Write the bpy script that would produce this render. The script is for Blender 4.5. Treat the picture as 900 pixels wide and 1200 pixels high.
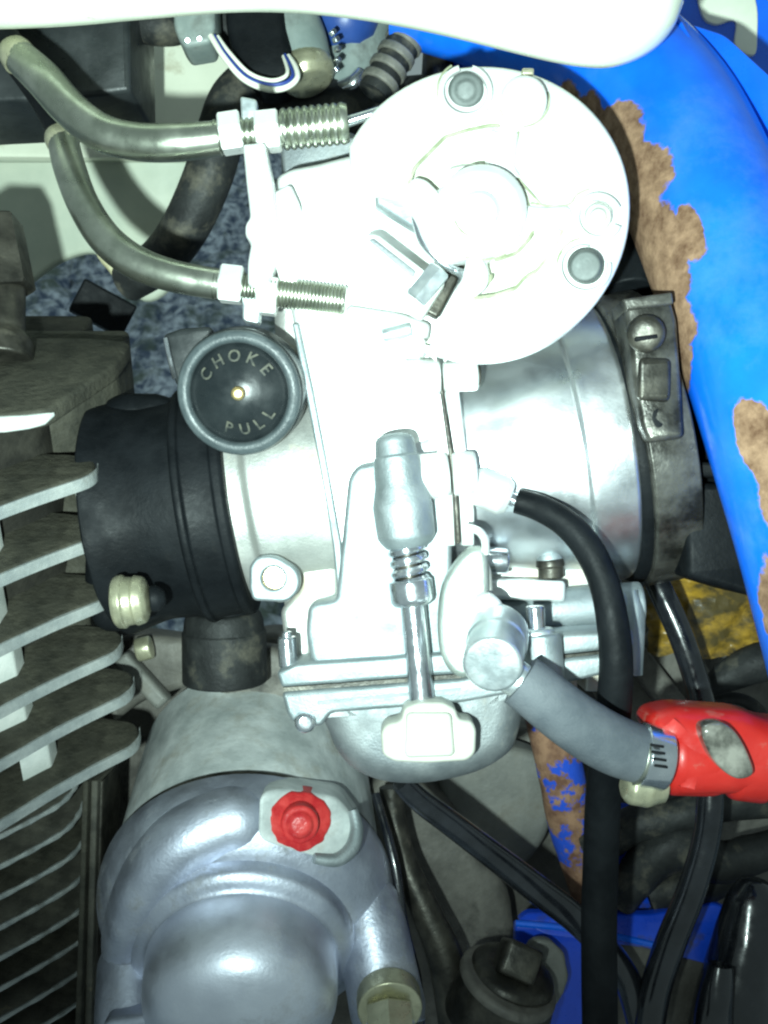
import bpy, math, random
from mathutils import Vector, Matrix, noise, geometry
random.seed(7)
R = math.radians
# ------------------------------------------------------------------ frame
# Shapes are laid out in "picture units" (1 unit = 0.17 mm), x right, y away, z up,
# then turned so that the world stands upright: the camera looks 27 degrees down.
S = 0.00017
D = 1300.0
TILT = R(27)
ROT = Matrix.Rotation(-TILT, 3, 'X')
ORG = Vector((0, 0, 0.40))
def T(v): return ORG + ROT @ (Vector(v) * S)
def K(y): return 1 + y / D
def P(px, py, y=0.0): return Vector(((px - 450) * K(y), y, (600 - py) * K(y)))
def proj(v): k = K(v.y); return (v.x / k + 450, 600 - v.z / k)

scene = bpy.context.scene
for o in list(bpy.data.objects): bpy.data.objects.remove(o)
C = scene.collection
# ------------------------------------------------------------------ camera
cam = bpy.data.cameras.new('camera'); cam.sensor_fit = 'VERTICAL'; cam.sensor_height = 24
cam.lens = 12.0 / math.tan(math.atan(600 / D)); cam.clip_start = 0.005; cam.clip_end = 60
cam.dof.use_dof = True; cam.dof.focus_distance = (D - 150) * S; cam.dof.aperture_fstop = 45.0
co = bpy.data.objects.new('camera', cam); C.objects.link(co); scene.camera = co
co.location = T((0, -D, 0)); co.rotation_euler = (R(90) - TILT, 0, 0)
# ------------------------------------------------------------------ light
w = bpy.data.worlds.new('World'); scene.world = w; w.use_nodes = True
bg = w.node_tree.nodes['Background']
bg.inputs[0].default_value = (0.72, 0.94, 0.95, 1); bg.inputs[1].default_value = 0.33
def spot(name, pos, aim, power, size, blend, rad, col):
    l = bpy.data.lights.new(name, 'SPOT'); l.energy = power; l.spot_size = R(size); l.spot_blend = blend
    l.shadow_soft_size = rad; l.color = col
    o = bpy.data.objects.new(name, l); C.objects.link(o); o.location = T(pos)
    d = (T(aim) - T(pos)); o.rotation_euler = d.to_track_quat('-Z', 'Y').to_euler(); return o
spot('phone_light', (-115, -D - 5, -95), P(450, 225, -150), 5.4, 90, 1.0, 0.0028, (0.79, 1.0, 0.955))
vs = scene.view_settings
vs.view_transform = 'Standard'; vs.look = 'None'; vs.exposure = 0.0; vs.gamma = 1.0; vs.use_curve_mapping = False
scene.cycles.filter_width = 2.3
scene.render.resolution_x = 768; scene.render.resolution_y = 1024

# ------------------------------------------------------------------ materials
def M(name, c1, c2=None, scale=120, lo=.40, hi=.62, rough=.5, metal=0.0, bump=.15, bscale=900, c3=None, s3=60, lo3=.58, hi3=.66,
      coat=0.0, rvar=.12, spec=.5, stretch=None, bdist=.0004):
    m = bpy.data.materials.new(name); m.use_nodes = True
    nt = m.node_tree; N = nt.nodes; L = nt.links; b = N['Principled BSDF']
    tc = N.new('ShaderNodeTexCoord'); vec = tc.outputs['Object']
    if stretch:
        mp = N.new('ShaderNodeMapping'); mp.inputs['Scale'].default_value = stretch; L.new(vec, mp.inputs[0]); vec = mp.outputs[0]
    def nz(sc, det=6, ro=.6):
        n = N.new('ShaderNodeTexNoise'); n.inputs['Scale'].default_value = sc; n.inputs['Detail'].default_value = det
        n.inputs['Roughness'].default_value = ro; L.new(vec, n.inputs['Vector']); return n.outputs['Fac']
    def ramp(f, a, bb, ca, cb):
        r = N.new('ShaderNodeValToRGB'); e = r.color_ramp.elements
        e[0].position = a; e[1].position = bb; e[0].color = (*ca, 1); e[1].color = (*cb, 1); L.new(f, r.inputs[0]); return r.outputs[0]
    col = ramp(nz(scale), lo, hi, c1, c2 or c1)
    if c3:
        f = ramp(nz(s3, 8, .65), lo3, hi3, (0, 0, 0), (1, 1, 1))
        mx = N.new('ShaderNodeMix'); mx.data_type = 'RGBA'; L.new(f, mx.inputs[0]); L.new(col, mx.inputs[6]); mx.inputs[7].default_value = (*c3, 1)
        col = mx.outputs[2]
        rf = N.new('ShaderNodeMapRange'); L.new(f, rf.inputs[0]); rf.inputs[3].default_value = metal; rf.inputs[4].default_value = metal * .2
        L.new(rf.outputs[0], b.inputs['Metallic'])
    else: b.inputs['Metallic'].default_value = metal
    L.new(col, b.inputs['Base Color'])
    mr = N.new('ShaderNodeMapRange'); L.new(nz(scale * 2.3), mr.inputs[0]); mr.inputs[1].default_value = .3; mr.inputs[2].default_value = .7
    mr.inputs[3].default_value = max(.05, rough - rvar); mr.inputs[4].default_value = min(1, rough + rvar); L.new(mr.outputs[0], b.inputs['Roughness'])
    b.inputs['Coat Weight'].default_value = coat; b.inputs['Specular IOR Level'].default_value = spec
    bp = N.new('ShaderNodeBump'); bp.inputs['Strength'].default_value = bump; bp.inputs['Distance'].default_value = bdist
    L.new(nz(bscale, 4), bp.inputs['Height']); L.new(bp.outputs[0], b.inputs['Normal'])
    return m

def blue_rust(name, bands):
    """blue enamel over steel; rust where noise says so, inside hand placed bands (u along, v around the tube)"""
    m = bpy.data.materials.new(name); m.use_nodes = True
    nt = m.node_tree; N = nt.nodes; L = nt.links; b = N['Principled BSDF']
    tc = N.new('ShaderNodeTexCoord'); sep = N.new('ShaderNodeSeparateXYZ'); L.new(tc.outputs['UV'], sep.inputs[0])
    def math_(op, a, bb=None, c=None):
        n = N.new('ShaderNodeMath'); n.operation = op
        for i, x in enumerate((a, bb, c)):
            if x is None: continue
            if isinstance(x, (int, float)): n.inputs[i].default_value = x
            else: L.new(x, n.inputs[i])
        return n.outputs[0]
    def nz(sc, det=8, ro=.65):
        n = N.new('ShaderNodeTexNoise'); n.inputs['Scale'].default_value = sc; n.inputs['Detail'].default_value = det
        n.inputs['Roughness'].default_value = ro; L.new(tc.outputs['Object'], n.inputs['Vector']); return n.outputs['Fac']
    tot = None
    for (u, v, ru, rv, g) in bands:
        du = math_('DIVIDE', math_('SUBTRACT', sep.outputs[0], u), ru); dv = math_('DIVIDE', math_('SUBTRACT', sep.outputs[1], v), rv)
        d = math_('SQRT', math_('ADD', math_('MULTIPLY', du, du), math_('MULTIPLY', dv, dv)))
        f = math_('MULTIPLY', math_('SUBTRACT', 1.0, d), g)
        tot = f if tot is None else math_('MAXIMUM', tot, f)
    e = math_('ADD', tot, math_('MULTIPLY', math_('SUBTRACT', nz(80, 9, .62), .5), 3.0))
    mask = N.new('ShaderNodeMapRange'); L.new(e, mask.inputs[0]); mask.inputs[1].default_value = .06; mask.inputs[2].default_value = .22
    mk = mask.outputs[0]
    rr = N.new('ShaderNodeValToRGB'); L.new(nz(210, 9, .7), rr.inputs[0]); el = rr.color_ramp.elements
    el[0].position = .35; el[0].color = (.11, .058, .034, 1); el[1].position = .68; el[1].color = (.38, .24, .15, 1)
    bl = N.new('ShaderNodeValToRGB'); L.new(nz(60), bl.inputs[0]); el = bl.color_ramp.elements
    el[0].position = .35; el[0].color = (.003, .125, .80, 1); el[1].position = .7; el[1].color = (.006, .18, .95, 1)
    dn = N.new('ShaderNodeMapRange'); L.new(nz(38, 9, .72), dn.inputs[0]); dn.inputs[1].default_value = .48; dn.inputs[2].default_value = .75; dn.inputs[4].default_value = .38
    dm = N.new('ShaderNodeMix'); dm.data_type = 'RGBA'; L.new(dn.outputs[0], dm.inputs[0]); L.new(bl.outputs[0], dm.inputs[6]); dm.inputs[7].default_value = (.16, .30, .62, 1)
    mx = N.new('ShaderNodeMix'); mx.data_type = 'RGBA'; L.new(mk, mx.inputs[0]); L.new(dm.outputs[2], mx.inputs[6]); L.new(rr.outputs[0], mx.inputs[7])
    L.new(mx.outputs[2], b.inputs['Base Color'])
    rg = N.new('ShaderNodeMapRange'); L.new(mk, rg.inputs[0]); rg.inputs[3].default_value = .24; rg.inputs[4].default_value = .95; L.new(rg.outputs[0], b.inputs['Roughness'])
    sp = N.new('ShaderNodeMapRange'); L.new(mk, sp.inputs[0]); sp.inputs[3].default_value = .5; sp.inputs[4].default_value = .1; L.new(sp.outputs[0], b.inputs['Specular IOR Level'])
    h = math_('ADD', math_('MULTIPLY', math_('SUBTRACT', 1.0, mk), .55), math_('MULTIPLY', nz(1300), math_('ADD', math_('MULTIPLY', mk, .5), .06)))
    bp = N.new('ShaderNodeBump'); bp.inputs['Strength'].default_value = .6; bp.inputs['Distance'].default_value = .0005; L.new(h, bp.inputs['Height']); L.new(bp.outputs[0], b.inputs['Normal'])
    return m

alu      = M('dimmed_cast_aluminium', (.30, .345, .355), (.41, .45, .46), scale=90, rough=.60, metal=.85, bump=.22, bscale=1900)  # castings low on the body darkened; lamp falloff put into the colour
alu_wh   = M('overexposed_aluminium', (.80, .82, .80), (.86, .87, .84), scale=70, rough=.48, metal=.55, bump=.10, bscale=1700)  # near-white copy for overexposed castings and nuts; glare put into the colour
alu_st   = M('stained_aluminium', (.50, .51, .48), (.62, .62, .58), scale=60, rough=.52, metal=.75, bump=.2, bscale=1700, c3=(.46, .37, .22), s3=75, lo3=.54, hi3=.70)
alu_turn = M('turned_aluminium', (.70, .73, .75), (.82, .84, .85), scale=45, rough=.35, metal=.97, bump=.06, bscale=2200, c3=(.42, .40, .34), s3=50, lo3=.60, hi3=.78)
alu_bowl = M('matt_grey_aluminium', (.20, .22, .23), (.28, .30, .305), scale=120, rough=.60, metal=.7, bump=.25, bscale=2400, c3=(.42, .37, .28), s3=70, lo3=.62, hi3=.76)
alu_blue = M('lacquered_grey_aluminium', (.46, .49, .58), (.62, .65, .74), scale=60, rough=.47, metal=.88, bump=.22, bscale=1300, c3=(.20, .20, .20), s3=95, lo3=.54, hi3=.66)
alu_worn = M('worn_pale_paint', (.40, .44, .43), (.76, .80, .78), scale=75, lo=.36, hi=.64, rough=.55, metal=.3, bump=.3, bscale=600, c3=(.30, .28, .22), s3=60, lo3=.54, hi3=.74, stretch=(1, 1, 2.2))
zinc     = M('zinc_plate', (.60, .67, .69), (.74, .79, .79), scale=160, rough=.40, metal=.85, bump=.12, bscale=1500)
steel    = M('bright_steel', (.60, .64, .68), (.72, .75, .78), scale=140, rough=.20, metal=.95, bump=.06, bscale=1500)
nickel   = M('tarnished_nickel', (.34, .365, .30), (.50, .52, .44), scale=130, rough=.31, metal=.95, bump=.05, bscale=900, c3=(.26, .25, .18), s3=110, lo3=.64, hi3=.80, rvar=.08)
yzinc    = M('yellow_zinc', (.42, .41, .28), (.56, .54, .38), scale=180, rough=.34, metal=.7, bump=.15, bscale=1200, c3=(.20, .19, .12), s3=120, lo3=.54, hi3=.7)
brass    = M('polished_brass', (.85, .62, .26), (.92, .72, .36), rough=.25, metal=.9, bump=.04)
dark_st  = M('oily_dark_steel', (.024, .023, .019), (.075, .070, .056), scale=140, rough=.42, metal=.55, bump=.3, bscale=700, c3=(.13, .115, .085), s3=110, lo3=.60, hi3=.74)
rubber   = M('black_rubber', (.0035, .0045, .0055), (.008, .0095, .011), scale=110, rough=.56, bump=.25, bscale=900, spec=.13, c3=(.018, .018, .017), s3=80, lo3=.62, hi3=.76)
rub_dus  = M('dusty_rubber', (.012, .013, .013), (.026, .028, .027), scale=120, rough=.6, bump=.5, bscale=700, spec=.3, c3=(.10, .092, .07), s3=110, lo3=.52, hi3=.68)
rub_gls  = M('glossy_black_hose', (.006, .007, .009), (.013, .0145, .018), scale=160, rough=.20, bump=.05, bscale=700, coat=.4, c3=(.03, .029, .025), s3=90, lo3=.64, hi3=.76)
rub_gry  = M('grey_rubber_hose', (.085, .098, .112), (.12, .134, .148), scale=160, rough=.62, bump=.35, bscale=2600, spec=.3)
plastic  = M('black_plastic', (.014, .017, .018), (.03, .034, .035), scale=90, rough=.36, bump=.12, bscale=900, c3=(.11, .11, .09), s3=70, lo3=.62, hi3=.8)
choke_bk = M('choke_black_plastic', (.008, .011, .0125), (.016, .020, .0215), scale=120, rough=.30, bump=.06, bscale=1200)
choke_rm = M('choke_rim_plastic', (.040, .052, .056), (.064, .079, .083), scale=240, rough=.45, bump=.25, bscale=1400, c3=(.04, .05, .05), s3=200, lo3=.62, hi3=.72)
letterm  = M('worn_cream_ink', (.10, .10, .075), (.022, .026, .024), scale=620, rough=.6, bump=.1)
zinc_dul = M('dull_zinc', (.34, .38, .35), (.46, .49, .45), scale=90, rough=.5, metal=.6, bump=.25, bscale=1200, c3=(.36, .32, .22), s3=70, lo3=.6, hi3=.76)
pin_grey = M('dull_grey_pin', (.07, .085, .08), (.12, .135, .13), scale=200, rough=.6, metal=.2, bump=.2)
wheel_in = M('greenish_cast_pocket', (.56, .58, .48), (.66, .68, .58), scale=90, rough=.6, metal=.2, bump=.3)
seam_shade_m  = M('seam_shade_line', (.22, .24, .15), (.42, .43, .32), scale=300, rough=.8, bump=.2)  # greenish-brown lines on the wheel; seam and groove shade put into colour
alu_dome = M('satin_aluminium_dome', (.70, .73, .82), (.82, .85, .93), scale=60, rough=.46, metal=.88, bump=.12, bscale=1500, c3=(.36, .36, .38), s3=75, lo3=.56, hi3=.72)
gap_shade_m   = M('gap_shade_core', (.014, .0135, .011), (.034, .032, .025), scale=120, rough=.75, bump=.5, bscale=700, spec=.2)  # cores darkened; shade between the fins put into the colour
fin_m    = M('dirty_fin_casting', (.026, .026, .020), (.066, .063, .047), scale=150, lo=.34, hi=.66, rough=.68, metal=0, spec=.22, bump=.55, bscale=800, c3=(.030, .029, .022), s3=160, lo3=.52, hi3=.68, bdist=.0006)
fin_edge = M('lit_fin_edge', (.28, .305, .30), (.42, .44, .42), scale=160, rough=.5, metal=.3, bump=.4, bscale=1000, c3=(.14, .135, .11), s3=140, lo3=.56, hi3=.7)  # paler than the fins; light on their front edges put into the colour
fin_dark = M('sooty_casting', (.045, .044, .035), (.10, .096, .075), scale=130, rough=.7, metal=.05, bump=.5, bscale=700, c3=(.16, .14, .095), s3=170, lo3=.62, hi3=.7)
rib_pale = M('pale_casting_rib', (.60, .64, .60), (.76, .78, .73), scale=150, rough=.5, metal=.2, bump=.2)
case_m   = M('grimy_crankcase', (.075, .071, .061), (.17, .16, .137), scale=85, lo=.36, hi=.66, rough=.62, metal=.1, bump=.5, bscale=600, c3=(.045, .042, .036), s3=95, lo3=.54, hi3=.68)
case_pl  = M('pale_grimy_casting', (.115, .117, .105), (.18, .18, .16), scale=70, rough=.6, metal=.1, bump=.3, bscale=800, c3=(.13, .12, .095), s3=80, lo3=.56, hi3=.7)
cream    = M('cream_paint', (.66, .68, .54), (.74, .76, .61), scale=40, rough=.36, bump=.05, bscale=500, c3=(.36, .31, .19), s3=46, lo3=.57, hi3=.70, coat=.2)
cream_d  = M('shaded_dusty_cream', (.40, .44, .35), (.50, .53, .42), scale=35, rough=.55, bump=.08, bscale=500, c3=(.26, .24, .16), s3=30, lo3=.64, hi3=.74)  # darker copy of the cream; shading below the fold put into the colour
cream_t  = M('cream_gloss_paint', (.70, .74, .60), (.80, .82, .68), scale=50, rough=.25, bump=.04, bscale=500, c3=(.42, .40, .28), s3=120, lo3=.66, hi3=.74, coat=.5)
foam     = M('yellowed_foam', (.46, .42, .24), (.66, .62, .40), scale=260, rough=.9, bump=.7, bscale=900)
white_pl = M('white_nylon', (.54, .54, .46), (.62, .62, .55), scale=90, rough=.5, bump=.06, c3=(.50, .42, .24), s3=80, lo3=.62, hi3=.75)
red_pl   = M('red_plastic', (.48, .014, .010), (.60, .026, .018), scale=60, rough=.40, bump=.15, coat=.15, c3=(.42, .16, .12), s3=150, lo3=.58, hi3=.72)
red_pt   = M('red_marking_paint', (.45, .02, .024), (.60, .05, .045), scale=300, rough=.35, bump=.5, bscale=700)
lens_m   = M('cloudy_clear_window', (.05, .05, .042), (.30, .29, .25), scale=150, rough=.16, bump=.2, bscale=500, coat=.6)
blue_pt  = M('blue_enamel', (.002, .105, .70), (.003, .14, .84), scale=60, rough=.26, bump=.05, coat=.3, c3=(.05, .05, .08), s3=70, lo3=.64, hi3=.68)
blue_bk  = M('blue_brackets', (.004, .055, .55), (.008, .08, .72), scale=70, rough=.34, bump=.12, bscale=700, c3=(.06, .055, .06), s3=60, lo3=.54, hi3=.64, coat=.2)
blue_cap = M('dull_blue_plastic', (.015, .05, .22), (.03, .08, .30), scale=60, rough=.42, bump=.05)
rust_m   = M('flaking_rust', (.13, .06, .035), (.30, .17, .10), scale=200, rough=.9, bump=.6, bscale=700, c3=(.01, .07, .52), s3=80, lo3=.51, hi3=.54)
yell_m   = M('dirty_yellow_film', (.07, .05, .014), (.55, .32, .03), scale=85, lo=.42, hi=.66, rough=.38, bump=.6, bscale=300, c3=(.035, .03, .018), s3=60, lo3=.50, hi3=.60, stretch=(.8, 1, 1.6))
wire_w   = M('white_wire', (.78, .78, .66), (.84, .84, .74), rough=.4, bump=.03)
wire_b   = M('blue_wire', (.02, .05, .26), rough=.4, bump=.03)
grey_rub = M('pale_grey_rubber', (.17, .21, .20), (.25, .29, .27), scale=90, rough=.55, bump=.15, c3=(.10, .11, .10), s3=70, lo3=.56, hi3=.7)
weave_m  = M('grey_ribbed_rubber', (.10, .10, .085), (.18, .17, .145), scale=220, rough=.6, bump=.3)
rock_m   = M('blue_grey_rubble', (.10, .14, .22), (.78, .86, .95), scale=58, lo=.40, hi=.62, rough=.85, bump=1.0, bscale=170, c3=(.13, .17, .14), s3=14, lo3=.50, hi3=.62, bdist=.004)
clampm   = M('greasy_clamp_steel', (.030, .029, .025), (.17, .165, .145), scale=110, rough=.34, metal=.65, bump=.3, bscale=900, c3=(.035, .033, .028), s3=90, lo3=.50, hi3=.66)

# ------------------------------------------------------------------ geometry helpers  (geo = verts, faces, uvs per vertex or None)
def cat(pts, n, closed=False):
    """Catmull-Rom through tuples of any length"""
    out = []; m = len(pts); segs = m if closed else m - 1
    for i in range(segs):
        if closed: a, b, c, d = (pts[(i + j - 1) % m] for j in range(4))
        else: a, b, c, d = pts[max(i - 1, 0)], pts[i], pts[i + 1], pts[min(i + 2, m - 1)]
        for s in range(n):
            t = s / n
            out.append(tuple(.5 * (2 * q + (r - p) * t + (2 * p - 5 * q + 4 * r - e) * t * t + (3 * q - p - 3 * r + e) * t ** 3) for p, q, r, e in zip(a, b, c, d)))
    if not closed: out.append(tuple(pts[-1]))
    return out
def fil(poly, r, n=5):
    """round the corners of a 2D polygon; r one value or one for each corner"""
    out = []; m = len(poly)
    for i in range(m):
        p = Vector(poly[i][:2]); a = Vector(poly[i - 1][:2]); b = Vector(poly[(i + 1) % m][:2])
        rr = r if isinstance(r, (int, float)) else r[i]
        da, db = (a - p), (b - p); q = min(rr, da.length * .48, db.length * .48)
        if q < .3: out.append(tuple(p)); continue
        p0 = p + da.normalized() * q; p1 = p + db.normalized() * q
        for s in range(n + 1):
            t = s / n; v = p0 * (1 - t) ** 2 + p * 2 * t * (1 - t) + p1 * t * t; out.append((v.x, v.y))
    return out
def circ(cx, cy, r, n=32, ry=None, a0=0, a1=360):
    full = abs(a1 - a0) >= 360
    return [(cx + r * math.cos(R(a0 + (a1 - a0) * i / (n if full else n - 1))), cy - (ry or r) * math.sin(R(a0 + (a1 - a0) * i / (n if full else n - 1)))) for i in range(n)]
def densify(poly, step=12):
    out = []
    for i, p in enumerate(poly):
        q = poly[(i + 1) % len(poly)]; m = max(1, int(math.hypot(q[0] - p[0], q[1] - p[1]) / step))
        out += [(p[0] + (q[0] - p[0]) * k / m, p[1] + (q[1] - p[1]) * k / m) for k in range(m)]
    return out
def smooth(poly, n=5): return cat(poly, n, True)
def inset(poly, d, hole):
    m = len(poly); area = sum(poly[i][0] * poly[(i + 1) % m][1] - poly[(i + 1) % m][0] * poly[i][1] for i in range(m))
    s = 1 if area > 0 else -1
    if hole: s = -s
    out = []
    for i in range(m):
        p = Vector(poly[i]); e0 = (p - Vector(poly[i - 1])); e1 = (Vector(poly[(i + 1) % m]) - p)
        if e0.length < 1e-6: e0 = e1
        if e1.length < 1e-6: e1 = e0
        e0.normalize(); e1.normalize()
        n0 = Vector((-e0.y, e0.x)) * s; n1 = Vector((-e1.y, e1.x)) * s
        b = n0 + n1
        if b.length < 1e-5: b = n0.copy()
        b.normalize(); c = max(.45, b.dot(n0)); q = p + b * (d / c); out.append((q.x, q.y))
    return out
def slab(outs, place, th, bev=0.0, nb=3, back_bev=False):
    """solid from a 2D outline (first) and holes (others); place(x, y, depth) gives the point; front edge rounded by bev"""
    V = []; F = []; rings = []
    prof = []
    if bev > 0:
        for k in range(nb + 1):
            a = math.pi / 2 * k / nb; prof.append((bev * (1 - math.sin(a)), bev * (1 - math.cos(a))))   # inset, depth
    else: prof = [(0, 0)]
    if back_bev and bev > 0: prof += [(i_, th - d_) for i_, d_ in reversed(prof)]
    else: prof.append((0, th))
    caps = [[], []]
    for oi, o in enumerate(outs):
        idx = []
        for k, (ins, dep) in enumerate(prof):
            q = inset(o, ins, oi > 0) if ins > 1e-6 else o
            base = len(V); V += [place(x, y, dep) for x, y in q]; idx.append(base)
            if k == 0: caps[0].append((base, q))
            if k == len(prof) - 1: caps[1].append((base, q))
        m = len(o)
        for k in range(len(prof) - 1):
            for i in range(m):
                a, b = idx[k] + i, idx[k] + (i + 1) % m; c, d = idx[k + 1] + (i + 1) % m, idx[k + 1] + i
                F.append((a, b, c, d))
    for cp in caps:
        flat = [b + i for b, q in cp for i in range(len(q))]
        for t in geometry.tessellate_polygon([[Vector((x, y, 0)) for x, y in q] for b, q in cp]): F.append(tuple(flat[i] for i in t))
    return (V, F, None)
def plate(outs, y, th, bev=0.0, nb=3, slant=None, back_bev=False):
    """camera-side outline at depth y (picture pixels); slant=(ax, ay) adds depth per pixel to the right / downwards"""
    if isinstance(outs[0][0], (int, float)): outs = [outs]
    def place(px, py, d):
        yy = y + (slant[0] * px + slant[1] * py + slant[2] if slant else 0)
        v = P(px, py, yy); v.y += d; return v
    # bev and th are lengths in the plane y
    return slab(outs, place, th, bev, nb, back_bev)
def basis_slab(outs, o, U, Vv, Nn, th, bev=0.0, nb=3, back_bev=False):
    if isinstance(outs[0][0], (int, float)): outs = [outs]
    return slab(outs, lambda x, y, d: o + U * x + Vv * y - Nn * d, th, bev, nb, back_bev)
def frames(pts):
    out = []; up = None
    for i, p in enumerate(pts):
        t = (pts[min(i + 1, len(pts) - 1)] - pts[max(i - 1, 0)]).normalized()
        if up is None:
            up = Vector((0, -1, 0)) if abs(t.y) < .9 else Vector((0, 0, 1))
        up = (up - t * up.dot(t)).normalized(); out.append((t, up.copy(), t.cross(up)))
    return out
def sweep(pts, rad, n=16, caps=True, shape=None):
    """pts Vectors, rad list"""
    V = []; F = []; UV = []; fr = frames(pts)
    for i, (p, r) in enumerate(zip(pts, rad)):
        t, u, b = fr[i]
        for k in range(n):
            a = 2 * math.pi * k / n; q = shape(i / (len(pts) - 1), a) if shape else 1
            V.append(p + (u * math.cos(a) + b * math.sin(a)) * r * q); UV.append((i / (len(pts) - 1), (k / n + .5) % 1))
    for i in range(len(pts) - 1):
        for k in range(n):
            a = i * n + k; b2 = i * n + (k + 1) % n; F.append((a, b2, b2 + n, a + n))
    if caps: F.append(tuple(range(n - 1, -1, -1))); F.append(tuple(range((len(pts) - 1) * n, len(pts) * n)))
    return (V, F, UV)
def tube(pts, n=16, sub=8, caps=True, shape=None):
    """pts (px, py, y, r) in picture pixels"""
    q = cat([(*P(a, b, y), r * K(y)) for a, b, y, r in pts], sub)
    return sweep([Vector(v[:3]) for v in q], [v[3] for v in q], n, caps, shape)
def lathe(a, b, prof, n=32, squash=None):
    """a, b (px, py, y) ends of the axis, prof (t 0..1, radius in pixels at a)"""
    if isinstance(a, Vector): A, B, k = a, b, 1.0
    else: A = P(*a); B = P(*b); k = K((a[2] + b[2]) / 2)
    d = (B - A); t = d.normalized()
    up = Vector((0, -1, 0)) if abs(t.y) < .9 else Vector((0, 0, 1)); u = (up - t * up.dot(t)).normalized(); c = t.cross(u)
    V = []; F = []; UV = []
    for i, (s, r) in enumerate(prof):
        for j in range(n):
            an = 2 * math.pi * j / n; V.append(A + d * s + (u * math.cos(an) + c * math.sin(an)) * max(r, .02) * k); UV.append((s, j / n))
    for i in range(len(prof) - 1):
        for j in range(n):
            p = i * n + j; q = i * n + (j + 1) % n; F.append((p, q, q + n, p + n))
    if prof[0][1] > 1 and prof[-1][1] > 1:      # open bore: close the section instead of capping
        e = (len(prof) - 1) * n
        for j in range(n): F.append((e + j, e + (j + 1) % n, (j + 1) % n, j))
    else: F.append(tuple(range(n - 1, -1, -1))); F.append(tuple(range((len(prof) - 1) * n, len(prof) * n)))
    return (V, F, UV)
def rp(prof, r, n=3):
    """round the corners of a lathe profile given as (length, radius) in the same unit"""
    out = [prof[0]]
    for i in range(1, len(prof) - 1):
        p = Vector(prof[i]); a = Vector(prof[i - 1]) - p; b = Vector(prof[i + 1]) - p
        q = min(r, a.length * .45, b.length * .45)
        if q < .05: out.append(tuple(p)); continue
        p0 = p + a.normalized() * q; p1 = p + b.normalized() * q
        for s in range(n + 1):
            t = s / n; v = p0 * (1 - t) ** 2 + p * 2 * t * (1 - t) + p1 * t * t; out.append((v.x, v.y))
    out.append(prof[-1]); return out
def turn(a, b, prof, rnd=2.0, n=32):
    """lathe with the profile in pixels of length along the axis (0..length)"""
    L = (b - a).length if isinstance(a, Vector) else (P(*b) - P(*a)).length / K((a[2] + b[2]) / 2)
    return lathe(a, b, [(l / L, r) for l, r in rp(prof, rnd)], n)
def cyl(a, b, r, rnd=3.0, n=28, r2=None):
    L = (P(*b) - P(*a)).length / K((a[2] + b[2]) / 2)
    return turn(a, b, [(0, 0), (0, r), (L, r2 or r), (L, 0)], rnd, n)
def hexnut(a, b, r, ch=2.5):
    L = (P(*b) - P(*a)).length / K((a[2] + b[2]) / 2)
    return lathe(a, b, [(0, 0), (0, r - ch), (ch * .8 / L, r), (1 - ch * .8 / L, r), (1, r - ch), (1, 0)], 6)
def box(px, py, y, w_, h, d, bev=2.0, rot=(0, 0, 0)):
    k = K(y); c = P(px, py, y); from mathutils import Euler
    m = Euler([R(a) for a in rot]).to_matrix(); w_, h, d = w_ * k, h * k, d * k
    o = fil([(-w_ / 2, -h / 2), (w_ / 2, -h / 2), (w_ / 2, h / 2), (-w_ / 2, h / 2)], bev, 3)
    return slab([o], lambda x, z, dd: c + m @ Vector((x, dd - d / 2, z)), d, bev, 3, True)
def surf(fn, nu, nv):
    V = [Vector(fn(i / nu, j / nv)) for i in range(nu + 1) for j in range(nv + 1)]
    UV = [(i / nu, j / nv) for i in range(nu + 1) for j in range(nv + 1)]
    F = [(i * (nv + 1) + j, (i + 1) * (nv + 1) + j, (i + 1) * (nv + 1) + j + 1, i * (nv + 1) + j + 1) for i in range(nu) for j in range(nv)]
    return (V, F, UV)
def join(*gs):
    V = []; F = []; UV = []
    for g in gs:
        b = len(V); V += list(g[0]); F += [tuple(i + b for i in f) for f in g[1]]; UV += list(g[2]) if g[2] else [(0, 0)] * len(g[0])
    return (V, F, UV)
def jitter(g, amp, sc, seed=0):
    o = Vector((seed * 7.3, seed * 3.1, seed * 1.7)); return ([Vector(v) + noise.noise_vector((Vector(v) + o * 40) / sc) * amp for v in g[0]], g[1], g[2])
def helix(a, b, r, wire, turns, n=8):
    A = P(*a); B = P(*b); d = B - A; t = d.normalized(); k = K((a[2] + b[2]) / 2); u = (Vector((0, -1, 0)) - t * -t.y).normalized(); c = t.cross(u)
    m = int(turns * 14); pts = [A + d * (i / m) + (u * math.cos(2 * math.pi * turns * i / m) + c * math.sin(2 * math.pi * turns * i / m)) * r * k for i in range(m + 1)]
    return sweep(pts, [wire * k] * (m + 1), n)
def thread(a, b, r, pitch, depth=2.0, n=24):
    L = (P(*b) - P(*a)).length / K((a[2] + b[2]) / 2); pr = [(0, 0)]; q = int(L / pitch)
    for i in range(q): pr += [(i * pitch / L, r - depth), ((i + .35) * pitch / L, r), ((i + .65) * pitch / L, r)]
    pr += [(1, r - depth), (1, 0)]; return lathe(a, b, pr, n)

from mathutils.bvhtree import BVHTree
def depth_at(g, px, py):
    b = BVHTree.FromPolygons([Vector(v) for v in g[0]], g[1]); o = Vector((0, -D, 0)); d = (P(px, py, 0) - o).normalized()
    h = b.ray_cast(o, d); return h[0].y if h[0] else None
def fit(g, px, py, s=8, off=0.0):
    """slant that lays a plate on a surface at (px, py)"""
    y0, yx, yy = depth_at(g, px, py), depth_at(g, px + s, py), depth_at(g, px, py + s)
    ax_, ay_ = (yx - y0) / s, (yy - y0) / s; return (ax_, ay_, y0 + off - ax_ * px - ay_ * py)
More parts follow.
